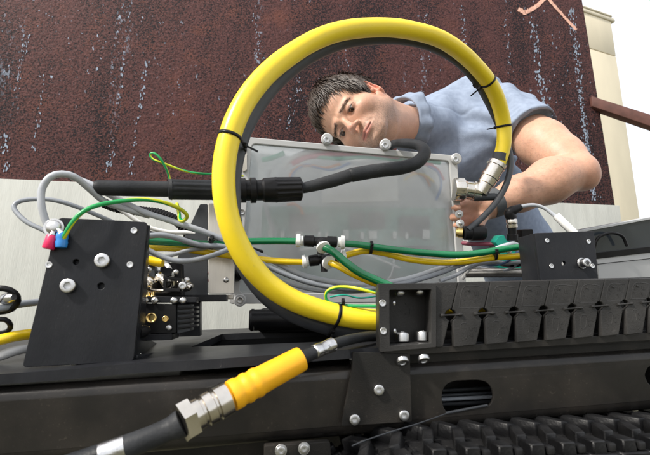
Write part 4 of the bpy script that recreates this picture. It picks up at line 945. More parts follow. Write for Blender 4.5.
iw([(318, 157), (340, 158.5), (365, 157), (388, 159), (440, 163)], 0.0048, 'mint', 0.0115)
iw([(289, 184), (291, 174), (298, 167), (310, 165.5), (325, 168), (340, 164)], 0.0034, 'orange', 0.0101)
iw([(290, 180), (295, 170), (306, 165), (318, 167.5), (332, 170), (350, 163)], 0.0034, 'blue', 0.0101)
iw([(287, 205), (294, 204), (300, 208), (303, 215)], 0.0034, 'orange', 0.0101)
iw([(262, 160), (272, 158), (284, 153)], 0.0057, 'mint', 0.0125)
iw([(404, 180), (414, 174), (424, 175), (434, 182)], 0.0030, 'ytube', 0.0096)
iw([(410, 172), (424, 176), (430, 186)], 0.0025, 'orange', 0.0091)
iw([(428, 166), (438, 172), (441, 186), (436, 200)], 0.0032, 'blue', 0.0099)
iw([(425, 164), (436, 168), (444, 180)], 0.0032, 'red', 0.0099)
iw([(270, 170), (264, 190), (268, 215), (275, 235)], 0.0046, 'grey', 0.0113)
iw([(300, 250), (330, 246), (360, 252), (400, 268)], 0.0034, 'white', 0.0101)
iw([(385, 285), (392, 272), (394, 258)], 0.0028, 'white', 0.0094)
# left side parts of the box: clamp, cable glands
for (x, y) in ((232, 274),):
    g = thing('cable_gland', 'black cable gland plugged into the left side of the box', 'gland', at(x, y, .90))
    lathe('gland_body', at(243, 273.5, .93), at(219, 272.5, .89), [(0, .013), (.2, .013), (.22, .0175), (.42, .0175), (.44, .013), (.6, .013), (.62, .016), (.85, .016), (.9, .011), (1, .010)], 'black', g, 24, ribs=(5, 8, 12, .06))
    tube('wire', [(221, 273, .89), (213, 271, .885), (207, 274, .88), (206, 279, .88), (212, 282, .88), (224, 283, .89)], .0026, 'copper', g, 8)
cl = plate('clip_plate', EF, [(233, 142), (243, 138), (247, 150), (247, 170), (243, 172), (236, 160)], .006, 'alu', None, off=-.006, round_=.002); tag(cl, 'small metal clip plate at the top left corner of the box', 'clip')
for (x0, x1, lab) in (((250, 233, .93), (234, 216.5, .92), 0),): pass
# under the box
ub = thing('battery_case', 'black round edged case lying on the deck under the box', 'case', on(300, 330, .3))
box('case_body', on(305, 320, .33), MF, .20, .05, .09, 'black', ub, .012)
lathe('end_cap', on(249, 320, .285), on(254, 320, .285), [(0, .018), (.5, .022), (1, .022)], 'black', ub, 24)
lathe('case_tube', on(254, 320, .285), on(345, 318, .285), [(0, .021), (1, .021)], 'black', ub, 28)
for x in (300, 420): box('box_foot', on(x, 312, .36), MF, .03, .06, .03, 'anod', ub, .002)
# ---- upright brackets left of the box
UF = Frame(on(180, 205, .22), on(240, 205, .22), on(180, 300, .22))
br = thing('upright_bracket', 'slate grey upright bracket with slanted edge left of the box', 'bracket', UF.at(192, 300))
plate('web_plate', UF, [(200, 204), (207.5, 204), (207.5, 297), (172, 297), (176, 262), (184, 238)], .006, 'slate', br, round_=.002)
plate('base_bar', UF, [(152, 295), (226, 294.5), (226, 301), (152, 302)], .05, 'anod', br, off=-.03, round_=.001)
plate('foot_block', UF, [(172, 301.5), (200, 301.5), (200, 336), (172, 337)], .03, 'anod', br, off=-.01, round_=.001)
au = thing('aluminium_panel', 'bare aluminium panel between the slate bracket and the box', 'panel', UF.at(222, 296))
plate('sheet', UF, [(208.3, 203), (236, 203), (234, 293.5), (208.3, 293.5)], .005, 'alu', au, off=.0, round_=.001, holes=((216, 240, 1.5),))
plate('step_block', UF, [(212, 294.8), (233, 294.8), (233, 299), (212, 299)], .02, 'alu', au, off=.025, round_=.001)
for x, y in ((237, 214), (238, 226), (226, 280)): bolt(au, UF, x, y, 2.8, -.001, PAN, 'screw')
# black link of chain behind (bits seen through)
cp_ = spline([(at(104, 203, .93), .011), (at(118, 208, .92), .011), (at(140, 211, .91), .011), (at(160, 214, .90), .011), (at(178, 222, .89), .011), (at(190, 236, .88), .011)], .0032)
cp_ = [(p, r * (1.0 if k % 2 else .82)) for k, (p, r) in enumerate(cp_)]
tag(link('corrugated_hose', sweep(cp_, 16), 'black'), 'black corrugated hose behind the grey cables above the left plate', 'hose')
# ---- valve block group
vb = thing('valve_block', 'black valve block with ports and chrome fittings behind the left plate', 'valve', on(160, 338, .1))
VF = Frame(on(140, 300, .10), on(200, 300, .10), on(140, 340, .10))
plate('main_block', VF, [(136, 303), (176, 304), (176, 333), (136, 334)], .05, 'black', vb, round_=.002, holes=((151.5, 318, 2.6), (165.5, 319, 1.6)))
for (x, y, r) in ((151.5, 318, 5), (165.5, 319, 3.1)):
    k = VF.scale(x, y); me = lathe_mesh([(0, r * k), (.002, r * k), (.0025, r * k * .85), (.0015, r * k * .62), (.0005, r * k * .58)], 24); me.transform(axis_mat(VF.at(x, y, -.0005), VF.n)); link('port_ring', me, 'brass', vb)
plate('side_block', VF, [(177, 305), (190, 304), (190, 331), (177, 334)], .045, 'slate', vb, off=.008, round_=.001)
for i in range(5): plate('fin', VF, [(178, 307 + i * 5), (196, 306 + i * 4.6), (196, 308.5 + i * 4.6), (178, 309.5 + i * 5)], .04, 'black', vb, off=.004, round_=.0005)
plate('top_bar', VF, [(140, 296), (196, 297), (196, 302.5), (140, 302.5)], .03, 'anod', vb, off=-.002, round_=.001)
for x in (145, 155, 174, 183): bolt(vb, VF, x, 300.5, 3.6, -.003, PAN, 'screw')
for (x0, y0, x1, y1, r) in ((141, 274, 154, 286, .010), (158, 275, 168, 284, .008), (180, 283, 188, 287, .009)):
    lathe('chrome_fitting', at(x0, y0, .70), at(x1, y1, .69), [(0, .6 * r), (.1, r), (.4, r), (.42, r * .8), (.6, r * .8), (.62, r), (.9, r), (1, r * .7)], 'nickel', vb, 20, hexes=(1, 2))
tube('steel_pipe', [(142, 288, .69), (154, 291, .69), (166, 291, .69), (173, 288, .69), (174, 281, .69)], .0042, 'nickel', vb, 12)
plate('clamp_frame', VF, [(163, 276), (181, 278), (180, 292), (163, 291)], .012, 'black', vb, off=-.006, round_=.001, extra=[[VF.uv(*p, -.006) for p in ((166, 279), (178, 280.5), (177.5, 288.5), (166, 288))]])
for i, x in enumerate((143, 148, 153)): lathe('brass_nipple', VF.at(x, 299, .004), VF.at(x, 292, .004), [(0, .003), (.4, .0042), (.6, .003), (1, .003)], 'brass', vb, 12)
lathe('silver_knob', at(136, 333, .62), at(148, 330, .64), [(0, .006), (.1, .0095), (.6, .0095), (1, .006)], 'black', vb, 20)
bolt(vb, VF, 169, 328, 3.2, -.002, PAN, 'screw')
plate('rear_block', VF, [(138, 262), (181, 263), (182, 296), (138, 296)], .03, 'black', vb, off=.05, round_=.002)
plate('coil', VF, [(143, 266), (155, 266), (155, 283), (143, 283)], .02, 'slate', vb, off=.02, round_=.002)
plate('coil', VF, [(160, 268), (171, 268), (171, 276), (160, 276)], .02, 'anod', vb, off=.02, round_=.002)
for x, y, r in ((183, 286, 4), (187, 280, 3), (176, 272, 2.6), (149, 270, 3)): bolt(vb, VF, x, y, r, .0, BOLT if r > 3.5 else PAN, 'screw')
lathe('silver_elbow', at(183, 284, .69), at(192, 288, .69), [(0, .004), (.1, .0075), (.4, .0075), (.5, .006), (.9, .0065), (1, .004)], 'nickel', vb, 18)
plate('lower_block', VF, [(140, 334.5), (172, 333.5), (172, 340), (140, 341)], .06, 'anod', vb, off=-.004, round_=.001)
for (P, m_) in (([(150, 262, .74), (158, 268, .73), (166, 276, .71)], 'grey'), ([(158, 260, .75), (168, 266, .73), (172, 276, .71)], 'white'), ([(146, 266, .73), (151, 272, .72), (152, 280, .71)], 'white'), ([(168, 262, .75), (164, 268, .74), (158, 276, .72)], 'grey')):
    tube('small_hose', P, .0038, m_, vb, 10)
#@@RIGHT
# ================================================================== right side plugs and plates
RP = Frame(on(535, 233, .09), on(595, 231, .09), on(541, 280, .09))
rp = thing('mounting_plate', 'small square black plate with one large screw above the cable chain', 'bracket', RP.at(568, 290))
plate('face_plate', RP, [(535, 233), (594, 231), (599.5, 290), (542, 292)], .007, 'anod', rp, round_=.002, holes=((564, 263.5, 2.2),))
for x, y in ((547, 240.5), (588.5, 241.5), (551.5, 266), (592.5, 266)): bolt(rp, RP, x, y, 2.4, -.0005, FLAT, 'screw')
bolt(rp, RP, 582, 263.3, 4.6, -.001, washer=1.2, h=1.4)
prism('side_flange', [RP.at(535.5, 233.5, .0075), RP.at(542.5, 291, .0075), RP.at(542.5, 291, .0075) - RP.n * .05, RP.at(535.5, 233.5, .0075) - RP.n * .05], -RP.u * .004, 'anod', rp, .0008)
tag(lathe('steel_pipe', at(464, 273, .90), at(548, 272.5, .91), [(0, .009), (.01, .0095), (.99, .0095), (1, .009)], 'alu', None, 20), 'plain metal pipe lying behind the top of the cable chain', 'pipe')
# metal plug on the yellow hose and the horizontal receptacle on the box
mp_ = thing('metal_plug', 'shiny metal plug on the lower end of the yellow ring', 'connector', at(487, 185, 1.0))
E0, E1 = at(498.5, 162, 1.0), at(480, 193, 1.0)
lathe('label_band', at(500.2, 153.5, 1.0), at(498.7, 161, 1.0), [(0, YR + .0004), (1, YR + .0004)], 'hosegrey', mp_, 28)
lathe('plug_shell', E0, E1, [(0, .0165), (.03, .0215), (.14, .0225), (.15, .0195), (.42, .0195), (.43, .0215), (.50, .0215), (.52, .0195), (.70, .0195), (.72, .0175), (1, .017)], 'nickel', mp_, 40)
rc = thing('metal_receptacle', 'polished metal receptacle screwed to the right side of the box', 'connector', at(470, 195, 1.01))
lathe('flange_nut', at(453.5, 189.5, 1.01), at(465, 190, 1.01), [(0, .026), (.1, .028), (.8, .028), (1, .0235)], 'nickel', rc, 42, ribs=(1, 2, 21, .04))
lathe('shell', at(465, 190, 1.01), at(481, 192, 1.01), [(0, .021), (.45, .021), (.47, .0235), (.9, .0235), (1, .018)], 'nickel', rc, 36)
lathe('tail_tube', at(474, 197.3, 1.0), at(497, 196.6, 1.0), [(0, .0085), (.9, .0085), (.92, .0075), (1, .0075)], 'slate', rc, 24)
bp_ = thing('black_plug', 'short black plug on a brass thread at the right side of the box', 'connector', at(470, 240, .98))
lathe('cap', at(463, 233, .98), at(485, 232.5, .98), [(0, .013), (.05, .016), (.35, .016), (.37, .0175), (.92, .0175), (1, .015)], 'black', bp_, 32)
lathe('thread', at(456, 232.5, .985), at(463, 233, .98), [(0, .010), (.3, .010), (.32, .012), (1, .012)], 'brass', bp_, 24)
for (x, y) in ((459, 214), (460, 223.5)):
    lathe('ring_lug', at(x, y, 1.0), at(x + .3, y, .994), [(0, .009), (.8, .009), (1, .007)], 'tray', bp_, 24); 
    inst('screw', PAN, axis_mat(at(x + .3, y, .994), -FW) @ Matrix.Scale(.0045, 4), bp_)
# small elbow plug, nut and teal valve
el = thing('elbow_plug', 'small black elbow plug with metal nut on the teal fitting', 'connector', at(512, 246, .955))
link('elbow', sweep(spline([(at(512, 219, .955), .0115), (at(509.5, 213.5, .955), .0115), (at(513, 210.5, .955), .011), (at(521, 206.8, .955), .007)], .003), 20), 'black', el)
lathe('nut', at(511.5, 219, .955), at(512, 228, .955), [(0, .0105), (.1, .0115), (.45, .0115), (.5, .009), (.6, .0115), (.95, .0115), (1, .009)], 'nickel', el, 30)
lathe('stem', at(512, 228, .955), at(512.5, 240, .955), [(0, .0095), (.5, .0095), (.55, .012), (1, .012)], 'black', el, 24)
tv = thing('teal_valve', 'teal and black pneumatic valve under the elbow plug', 'valve', at(512, 262, .955))
TF = Frame(at(495, 235, .95), at(525, 235, .96), at(495, 262, .95))
plate('valve_body', TF, [(504, 235), (507, 241), (519, 243), (523, 247), (522, 268), (498, 268), (498, 246), (495, 242), (499, 236)], .022, 'teal', tv, round_=.003)
plate('coil_block', TF, [(522, 230), (533, 229), (535, 262), (522, 262)], .03, 'black', tv, off=.004, round_=.003)
plate('coil_block', TF, [(494, 246), (500, 246), (500, 262), (494, 262)], .02, 'black', tv, off=-.004, round_=.002)
bolt(tv, TF, 526.5, 241, 2.2, .003, FLAT, 'screw'); bolt(tv, TF, 509, 252, 2.4, -.001, PAN, 'screw')
tag(tube('black_cable', [(462, 243, 1.02), (472, 244, 1.0), (486, 244, .98), (497, 244, .965)], .005, 'copper', None, 10), 'brown cable behind the green tube at right of the box', 'cable')
tag(tube('white_cable', [(462, 279, .90), (466, 274, .895), (470, 268, .89), (476, 267, .885)], .004, 'white', None, 10), 'white cable end beside the lower right corner of the box', 'cable')
# ================================================================== yellow sleeve coupling in front of the beam
cp = thing('hose_coupling', 'black hose with metal coupling and orange yellow sleeve slanting across the beam', 'hose', at(230, 410, .50))
S0, S1 = at(230.5, 396.5, .485), at(301.5, 358.5, .535)
lathe('yellow_sleeve', S0, S1, [(0, .0135), (.01, .0168), (.05, .0172), (.10, .0172), (.13, .0160), (.16, .0160), (.19, .0173), (.23, .0173), (.26, .0161), (.29, .0161), (.32, .0172), (.36, .0172), (.39, .0161), (.44, .0160), (.95, .0152), (.99, .0148), (1, .012)], 'yellow2', cp, 48)
N0 = at(192, 417.5, .46)
lathe('metal_shell', N0, S0, [(0, .012), (.02, .0165), (.22, .0165), (.24, .0145), (.30, .0145), (.32, .0175), (.52, .0180), (.55, .0155), (.60, .0155), (.62, .0185), (.92, .0185), (.96, .0165), (1, .0135)], 'nickel', cp, 44)
lathe('hex_nut', at(180.5, 424, .452), at(193.5, 416.7, .461), [(0, .015), (.06, .0215), (.94, .0215), (1, .016)], 'nickel', cp, 42, hexes=(1, 2))
tube('rear_hose', [(182, 423, .452, .0145), (175, 427, .45, .0135), (168, 430, .448, .0118), (150, 438, .44, .0115), (120, 449, .43, .0115), (80, 463, .42, .0115), (30, 480, .40, .0115)], .012, 'rubber', cp, 24)
lathe('silver_band', at(126, 446.8, .432), at(101, 456, .425), [(0, .0119), (1, .0119)], 'zinc', cp, 28)
tube('front_hose', [(298, 360, .533, .0085), (306, 356.5, .54, .0085), (318, 351, .55, .0072), (332, 345, .565, .0072), (350, 339.5, .60, .0072), (372, 336, .65, .0072), (390, 336, .70, .0072)], .007, 'rubber', cp, 18)
lathe('ferrule', at(314, 352.3, .547), at(333.5, 344.2, .567), [(0, .0082), (.04, .0092), (.3, .0092), (.33, .0086), (.66, .0086), (.7, .0092), (.96, .0092), (1, .0082)], 'zinc', cp, 28)
#@@PERSON
# ================================================================== person
pe = thing('person', 'dark haired man in a light blue polo shirt leaning over the box', 'person', Vector((.45, 1.75, 0)))
hc = at(359, 117, 1.12)
def camv(x, y, z): return (RX * x + UPC * y - FW * z)
hF = camv(-.45, -.32, .83).normalized(); hU = camv(-.81, .46, -.26); hU = (hU - hF * hU.dot(hF)).normalized(); hX = hU.cross(hF)
HM = Matrix((hX, hF, hU)).transposed().to_4x4(); HM.translation = hc
HR = np.array(Matrix((hX, hF, hU)).transposed(), dtype=np.float32)      # local -> world
HMi = HM.inverted()
nk = HMi @ at(413, 126, 1.31)            # base of the neck in head coordinates
nk = (nk.x, nk.y, nk.z)
def head_sdf(P):
    P = P.copy(); P[..., 2] = np.where((P[..., 2] < 0) & (P[..., 1] > -.2), P[..., 2] * (1 + .18 * np.clip((P[..., 1] + .0) / .05, 0, 1)), P[..., 2])
    Q = P.copy(); ax = np.abs(P[..., 0]); Q[..., 0] = ax        # mirrored
    d = sd_ell(P, (0, -.014, .036), (.0745, .094, .084))
    d = smin(d, sd_ell(P, (0, .046, .050), (.056, .036, .052)), .03)           # forehead
    d = smin(d, sd_ell(P, (0, .030, -.040), (.056, .056, .070)), .03)          # mid face
    d = smin(d, sd_ell(Q, (.041, .054, -.024), (.020, .022, .018)), .03)      # cheekbones
    d = smin(d, sd_ell(Q, (.047, .026, -.030), (.022, .036, .042)), .02)
    d = smin(d, sd_cap(Q, (.055, -.004, -.050), (.020, .066, -.098), .015, .015), .026)  # jaw line
    d = smin(d, sd_ell(P, (0, .074, -.104), (.022, .019, .017)), .018)         # chin
    d = smin(d, sd_ell(P, (0, .072, -.072), (.030, .021, .026)), .018)         # muzzle
    d = smin(d, sd_cap(Q, (.010, .086, .017), (.042, .069, .018), .0085, .007), .012)     # brows
    d = smax(d, -sd_ell(Q, (.031, .098, .000), (.0180, .0195, .0115)), .010)      # sockets
    d = smin(d, sd_ell(Q, (.031, .0735, .000), (.0158, .0142, .0130)), .005)     # lids over the ball
    d = smin(d, sd_cap(P, (0, .086, .012), (0, .107, -.030), .0062, .0088), .011)          # nose bridge
    d = smin(d, sd_ell(P, (0, .108, -.036), (.0105, .0105, .0095)), .008)
    d = smin(d, sd_ell(Q, (.0125, .097, -.040), (.0068, .0095, .0072)), .006)
    d = smax(d, -sd_ell(Q, (.0062, .104, -.0478), (.0030, .0045, .0028)), .003)
    d = smax(d, -sd_cap(Q, (.017, .097, -.0125), (.040, .083, -.0150), .0009, .0009), .006)   # crease below the eye
    d = smax(d, -sd_cap(Q, (.002, .1005, .026), (.004, .0995, .040), .0008, .0008), .006)
    for zz in (.050, .060): d = smax(d, -sd_cap(P, (-.03, .078, zz), (.03, .078, zz), .0010, .0010), .006) if zz > 9 else d  # nostrils
    d = smin(d, sd_cap(Q, (0, .0945, -.0675), (.021, .083, -.0715), .0042, .0022), .006)   # upper lip
    d = smin(d, sd_cap(Q, (0, .0935, -.0785), (.018, .083, -.0755), .0052, .0025), .006)   # lower lip
    d = smax(d, -sd_cap(Q, (0, .1000, -.0728), (.024, .085, -.0738), .0018, .0011), .0025) # mouth line
    d = smax(d, -sd_ell(P, (0, .098, -.0905), (.018, .006, .005)), .008)
    d = smax(d, -sd_cap(Q, (.021, .098, -.050), (.033, .082, -.070), .0012, .0012), .009)  # cheek fold
    # neck
    d = smin(d, sd_cap(P, (0, -.030, -.050), nk, .058, .055), .030)
    d = smin(d, sd_cap(P, (.060, -.020, -.035), (nk[0] + .02, nk[1] + .03, nk[2]), .014, .018), .02)
    # ears
    e = sd_ell(Q, (.0790, -.012, -.004), (.0085, .0200, .0330), [[.80, .60, 0], [-.60, .80, 0], [0, 0, 1]])
    e = smin(e, sd_ell(Q, (.0720, .001, -.030), (.006, .007, .011)), .008)
    e = smax(e, -sd_ell(Q, (.0850, -.003, -.001), (.0080, .0120, .0215), [[.80, .60, 0], [-.60, .80, 0], [0, 0, 1]]), .004)
    e = smin(e, sd_cap(Q, (.0800, -.010, .014), (.0790, -.004, -.020), .0030, .0028), .003)
    e = smin(e, sd_ell(Q, (.0770, .0105, -.012), (.004, .004, .006)), .004)
    d = smin(d, e, .006)
    return d
lo = (min(-.10, nk[0] - .075), min(-.125, nk[1] - .075), min(-.14, nk[2] - .08)); hi = (max(.10, nk[0] + .08), max(.13, nk[1] + .08), .135)
hv, hf = nets(head_sdf, lo, hi, .0020)
# almond eye openings: drop the faces in front of the ball
hq = hv.copy(); hq[:, 2] = np.where(hq[:, 2] < 0, hq[:, 2] * (1 + .18 * np.clip(hq[:, 1] / .05, 0, 1)), hq[:, 2])
vx, vy, vz = np.abs(hq[:, 0]), hq[:, 1], hq[:, 2]
ex = (vx - .031) / .0145; top_e = .0026 * (1 - ex ** 2) ; bot_e = -.0058 * (1 - ex ** 2)
eye_in = (np.abs(ex) < 1) & (vz < top_e) & (vz > bot_e) & (vy > .074)
keep = ~eye_in[hf].all(1); hf = hf[keep]
skin = np.tile(NA((.56, .325, .225)), (len(hv), 1))
def blob(c, r, mir=True, P=hq):
    q = P.copy();
    if mir: q[:, 0] = np.abs(q[:, 0])
    return np.exp(-(((q - NA(c)) / NA(r)) ** 2).sum(1))[:, None]
def tint(s, m, c): return s * (1 - m) + NA(c) * m
skin = tint(skin, .25 * blob((.045, .065, -.035), (.025, .03, .022)), (.58, .27, .19))
skin = tint(skin, .6 * blob((0, .11, -.035), (.015, .02, .015)), (.60, .27, .20))
skin = tint(skin, .8 * blob((.084, -.012, -.004), (.013, .026, .040)), (.62, .22, .16))
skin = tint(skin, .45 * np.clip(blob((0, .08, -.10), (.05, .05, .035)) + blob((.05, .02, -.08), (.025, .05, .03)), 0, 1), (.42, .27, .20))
lipm = np.clip(1.5 * np.exp(-(((vx) / .022) ** 4)) * np.exp(-((vz + .0735) / .0085) ** 4) * (vy > .078), 0, 1)[:, None]
skin = tint(skin, .75 * lipm, (.42, .14, .115))
skin = tint(skin, .8 * np.clip(np.exp(-(np.abs(vz + .0732) / .0016) ** 2) * (vx < .024) * (vy > .080), 0, 1)[:, None], (.16, .05, .045))
skin = tint(skin, .5 * blob((.031, .085, -.004), (.019, .02, .011)), (.34, .16, .115))  # dark tint round the eyes, shade painted into the skin
brow = np.exp(-((vz - (.0172 - .10 * np.maximum(vx - .03, 0))) / .0042) ** 2) * np.exp(-((vx - .031) / .019) ** 4) * (vy > .055)
skin = tint(skin, .55 * brow[:, None], (.13, .08, .06))
lid = np.exp(-((vz - (.0038 * (1 - ex ** 2) + .0)) / .0016) ** 2) * (np.abs(ex) < 1.05) * (vy > .07)
skin = tint(skin, .8 * lid[:, None], (.07, .035, .025))  # shade of the upper lid's thickness painted as a dark line
rn = np.random.default_rng(11)
beard = np.clip(1.3 * (blob((0, .085, -.100), (.055, .05, .034)) + .9 * blob((.05, .025, -.075), (.03, .05, .035)) + .8 * blob((.0, .098, -.060), (.026, .02, .008))), 0, 1) * (1 - .9 * lipm)
skin = tint(skin, .30 * beard, (.22, .17, .145)); skin = skin * (1 - .30 * beard * (rn.random((len(hv), 1)) > .62))
skin = skin * (1 + .035 * rn.normal(size=(len(hv), 1))) * (1 + .05 * (np.sin(hq[:, :1] * 95 + 3 * np.sin(hq[:, 2:] * 60)) * np.sin(hq[:, 1:2] * 80 + hq[:, 2:] * 55)))
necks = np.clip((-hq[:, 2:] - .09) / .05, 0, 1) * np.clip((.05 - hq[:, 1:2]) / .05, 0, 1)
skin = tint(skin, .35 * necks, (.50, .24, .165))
hw = hv @ HR.T + NA(hc)
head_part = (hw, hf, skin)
# arm and hand in world coordinates
def W(px, py, d): return NA(at(px, py, d))
sh = W(508, 118, 1.42); elb = W(579, 171, 1.14); wr = W(489, 205, 1.09)
cuff = W(534, 128, 1.28)
fdir = (wr - elb) / np.linalg.norm(wr - elb)
def arm_sdf(P):
    u1 = sh + (elb - sh) * .55
    d = sd_cap(P, sh, u1, .066, .066)
    u2 = u1 + (elb - u1) * .5
    d = smin(d, sd_cap(P, u1, u2, .064, .057), .03); d = smin(d, sd_cap(P, u2, elb, .056, .046), .03)
    f1 = elb + (wr - elb) * .35
    g = sd_cap(P, elb, f1, .044, .0530); g = smin(g, sd_cap(P, f1, f1 + (wr - f1) * .5, .053, .045), .02); g = smin(g, sd_cap(P, f1 + (wr - f1) * .5, wr, .0440, .0300), .02)
    bl = elb + (wr - elb) * .30 + NA(UPC) * .012
    g = smin(g, sd_ell(P, bl, (.05, .05, .045)), .03)
    d = smin(d, g, .010)
    d = smin(d, sd_ell(P, wr - fdir * .012 + NA(camv(0, -.022, .004)), (.012, .012, .012)), .012)
    d = smin(d, sd_ell(P, elb + NA(camv(.016, -.018, 0)), (.032, .032, .032)), .02)   # point of the elbow
    palm = wr + fdir * .055
    d = smin(d, sd_cap(P, wr, wr + fdir * .02, .027, .028), .02)
    pv = NA(UPC)
    for s in (-.026, -.009, .009, .026):                 # metacarpals
        d = smin(d, sd_cap(P, wr + fdir * .015 + pv * s * .6, wr + fdir * .078 + pv * s, .0145, .0120), .010)
    return d
fw = NA(FW); up3 = NA(UPC)
def hand_sdf(P, base=arm_sdf):
    d = base(P)
    lens = ((.040, .024, .020), (.044, .028, .022), (.040, .026, .021), (.032, .020, .018))
    for i, s in enumerate((.027, .009, -.009, -.026)):
        a = wr + fdir * .078 + up3 * s
        L1, L2, L3 = lens[i]; r = .0094 - .0007 * (i == 3)
        b_ = a + (fdir * .80 + (-fw) * .45 * (1 - .1 * i) + up3 * (s * 3)) / 1.0 * L1
        c_ = b_ + (fdir * .25 + (-fw) * .93 - up3 * .1) * L2
        e_ = c_ + (fdir * -.35 + (-fw) * .85 - up3 * .1) * L3
        f = sd_cap(P, a, b_, r * 1.12, r); f = smin(f, sd_cap(P, b_, c_, r, r * .92), .004); f = smin(f, sd_cap(P, c_, e_, r * .92, r * .8), .004)
        f = smin(f, sd_ell(P, a, (.0105, .0105, .0105)), .005)
        d = smin(d, f, .0045)
    t0 = wr + fdir * .022 - up3 * .018 - fw * .010; t1 = t0 + (fdir * .55 - up3 * .45 - fw * .55) * .042; t2 = t1 + (fdir * .85 - up3 * .1 - fw * .4) * .034; t3 = t2 + (fdir * .9 + up3 * .2 - fw * .2) * .026
    th = smin(sd_cap(P, t0, t1, .0165, .0125), sd_cap(P, t1, t2, .0120, .0105), .006); th = smin(th, sd_cap(P, t2, t3, .0105, .0085), .004)
    return smin(d, th, .008)
allp = np.array([sh, elb, wr, wr + fdir * .17]); alo = allp.min(0) - .085; ahi = allp.max(0) + .085
av, af = nets(hand_sdf, alo, ahi, .0032)
acol = np.tile(NA((.56, .325, .225)), (len(av), 1))
acol = tint(acol, .3 * blob(elb + NA(camv(.02, -.02, .03)), (.05, .05, .05), False, av), (.56, .25, .17))
acol = acol * (1 + .03 * np.random.default_rng(2).normal(size=(len(av), 1))) * (1 + .035 * np.sin(av[:, :1] * 70 + 2 * np.sin(av[:, 2:] * 50)) * np.sin(av[:, 1:2] * 60 + av[:, 2:] * 45))
for q_ in ((545, 160, 1.2), (560, 185, 1.08), (530, 190, 1.06), (548, 178, 1.06), (520, 145, 1.28), (571, 160, 1.1), (538, 201, 1.08)): acol = tint(acol, .35 * blob(W(*q_), (.004, .03, .004), False, av), (.25, .10, .06))
acol = tint(acol, .55 * blob(wr + fdir * .10, (.05, .05, .05), False, av), (.58, .26, .20))
arm_part = (av, af, acol)
# torso, neck base, right arm and legs (coarse; all clothed)
S2 = W(402, 196, 1.43); pelv = W(535, 330, 1.85); chest = W(466, 158, 1.52); belly = W(515, 250, 1.70)
def torso_sdf(P):
    d = sd_cap(P, chest, belly, .118, .112); d = smin(d, sd_cap(P, belly, pelv, .112, .125), .05)
    d = smin(d, sd_cap(P, sh, S2, .040, .040), .03)
    return d
rel = W(330, 245, 1.62); rwr = W(372, 238, 1.36)
def torso2(P):
    d = torso_sdf(P); d = smin(d, sd_cap(P, S2, rel, .052, .042), .02); d = smin(d, sd_cap(P, rel, rwr, .043, .028), .02)
    rd = (rwr - rel) / np.linalg.norm(rwr - rel)
    d = smin(d, sd_cap(P, rwr, rwr + rd * .07, .030, .034), .015)
    for s in (-.03, -.01, .01, .03): d = smin(d, sd_cap(P, rwr + rd * .07 + up3 * s, rwr + rd * .14 + up3 * s, .0105, .0085), .006)
    d = smin(d, sd_cap(P, rwr + rd * .03 - up3 * .02, rwr + rd * .09 - up3 * .055, .015, .010), .008)
    return d
tv_, tf_ = nets(torso2, (-.15, 1.25, .45), (.95, 2.1, 1.5), .010)
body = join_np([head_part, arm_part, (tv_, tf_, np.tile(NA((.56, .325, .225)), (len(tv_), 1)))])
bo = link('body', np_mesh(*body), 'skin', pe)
# fine hair on the forearm
VS = []; FS = []; ra = np.random.default_rng(3)
td = ((av - elb) @ fdir) / np.linalg.norm(wr - elb); cand = av[(td > .12) & (td < .95)]; cand = cand[ra.integers(0, len(cand), 1100)]
for p0 in cand:
    axp = elb + fdir * ((p0 - elb) @ fdir); nn = p0 - axp; nn = nn / (np.linalg.norm(nn) + 1e-6)
    dd = fdir * .8 + np.cross(fdir, nn) * .45 + nn * .28 + ra.normal(0, .15, 3); dd /= np.linalg.norm(dd); L = ra.uniform(.006, .012); sdv = np.cross(dd, nn) * .00016; b0_ = len(VS)
    VS += [p0 - sdv, p0 + sdv, p0 + dd * L]; FS.append((b0_, b0_ + 1, b0_ + 2))
ah = link('arm_hair', pts_mesh(VS, FS, False), 'armhair', pe); ah['kind'] = 'stuff'
# eyes
for s in (-1, 1):
    c = HM @ Vector((s * .031, .0738, .0003)); look = (HM.to_3x3() @ Vector((-.05 - .02 * s, .90, -.46))).normalized()
    me = lathe_mesh([(math.sin(a) * .0128, max(.0004, math.cos(a) * .0128)) for a in np.linspace(-math.pi / 2 * .98, math.pi / 2 * .98, 18)], 24, angle=180)
    me.transform(axis_mat(c, look)); e = link('eye', me, 'eyewhite', pe)
    me = lathe_mesh([(.0108, .0070), (.0119, .0066), (.0130, .0045), (.0134, .0015), (.0135, .0002)], 24, angle=180); me.transform(axis_mat(c, look)); link('iris', me, 'iris', e)
# hair: cap and tufts
def hairline(P):
    """signed: negative inside the hair region (head coordinates)"""
    x, y, z = np.abs(P[..., 0]), P[..., 1], P[..., 2]
    front = y - (.080 - .22 * np.maximum(0, x - .02)) * 1.0 + np.minimum(0, z - .064) * 1.9        # receding to the temples
    side = -(z - .012) - 0 * x + np.maximum(0, y - .012) * 1.25
    back = -(z + .098)
    sidecut = np.where(y < -.018, back, side)
    sb = np.maximum(np.abs(y - .011) - .0075, -(z + .012))          # sideburn
    return np.minimum(np.maximum(front, sidecut), np.where(x > .05, sb, 1))
def cap_sdf(P):
    d = sd_ell(P, (0, -.016, .038), (.0820, .1030, .0985))
    d = smin(d, sd_ell(P, (0, .044, .060), (.060, .044, .056)), .03)
    n = .0026 * np.sin(P[..., 0] * 210 + 3 * np.sin(P[..., 1] * 60)) * np.sin(P[..., 1] * 90 + P[..., 2] * 130)
    return smax(d + n, hairline(P) * .6, .010)
cv, cf = nets(cap_sdf, (-.10, -.145, -.13), (.10, .12, .16), .0030)
cw = cv @ HR.T + NA(hc)
hr = link('hair', np_mesh(cw, cf), 'hair', pe)
rng = np.random.default_rng(5)
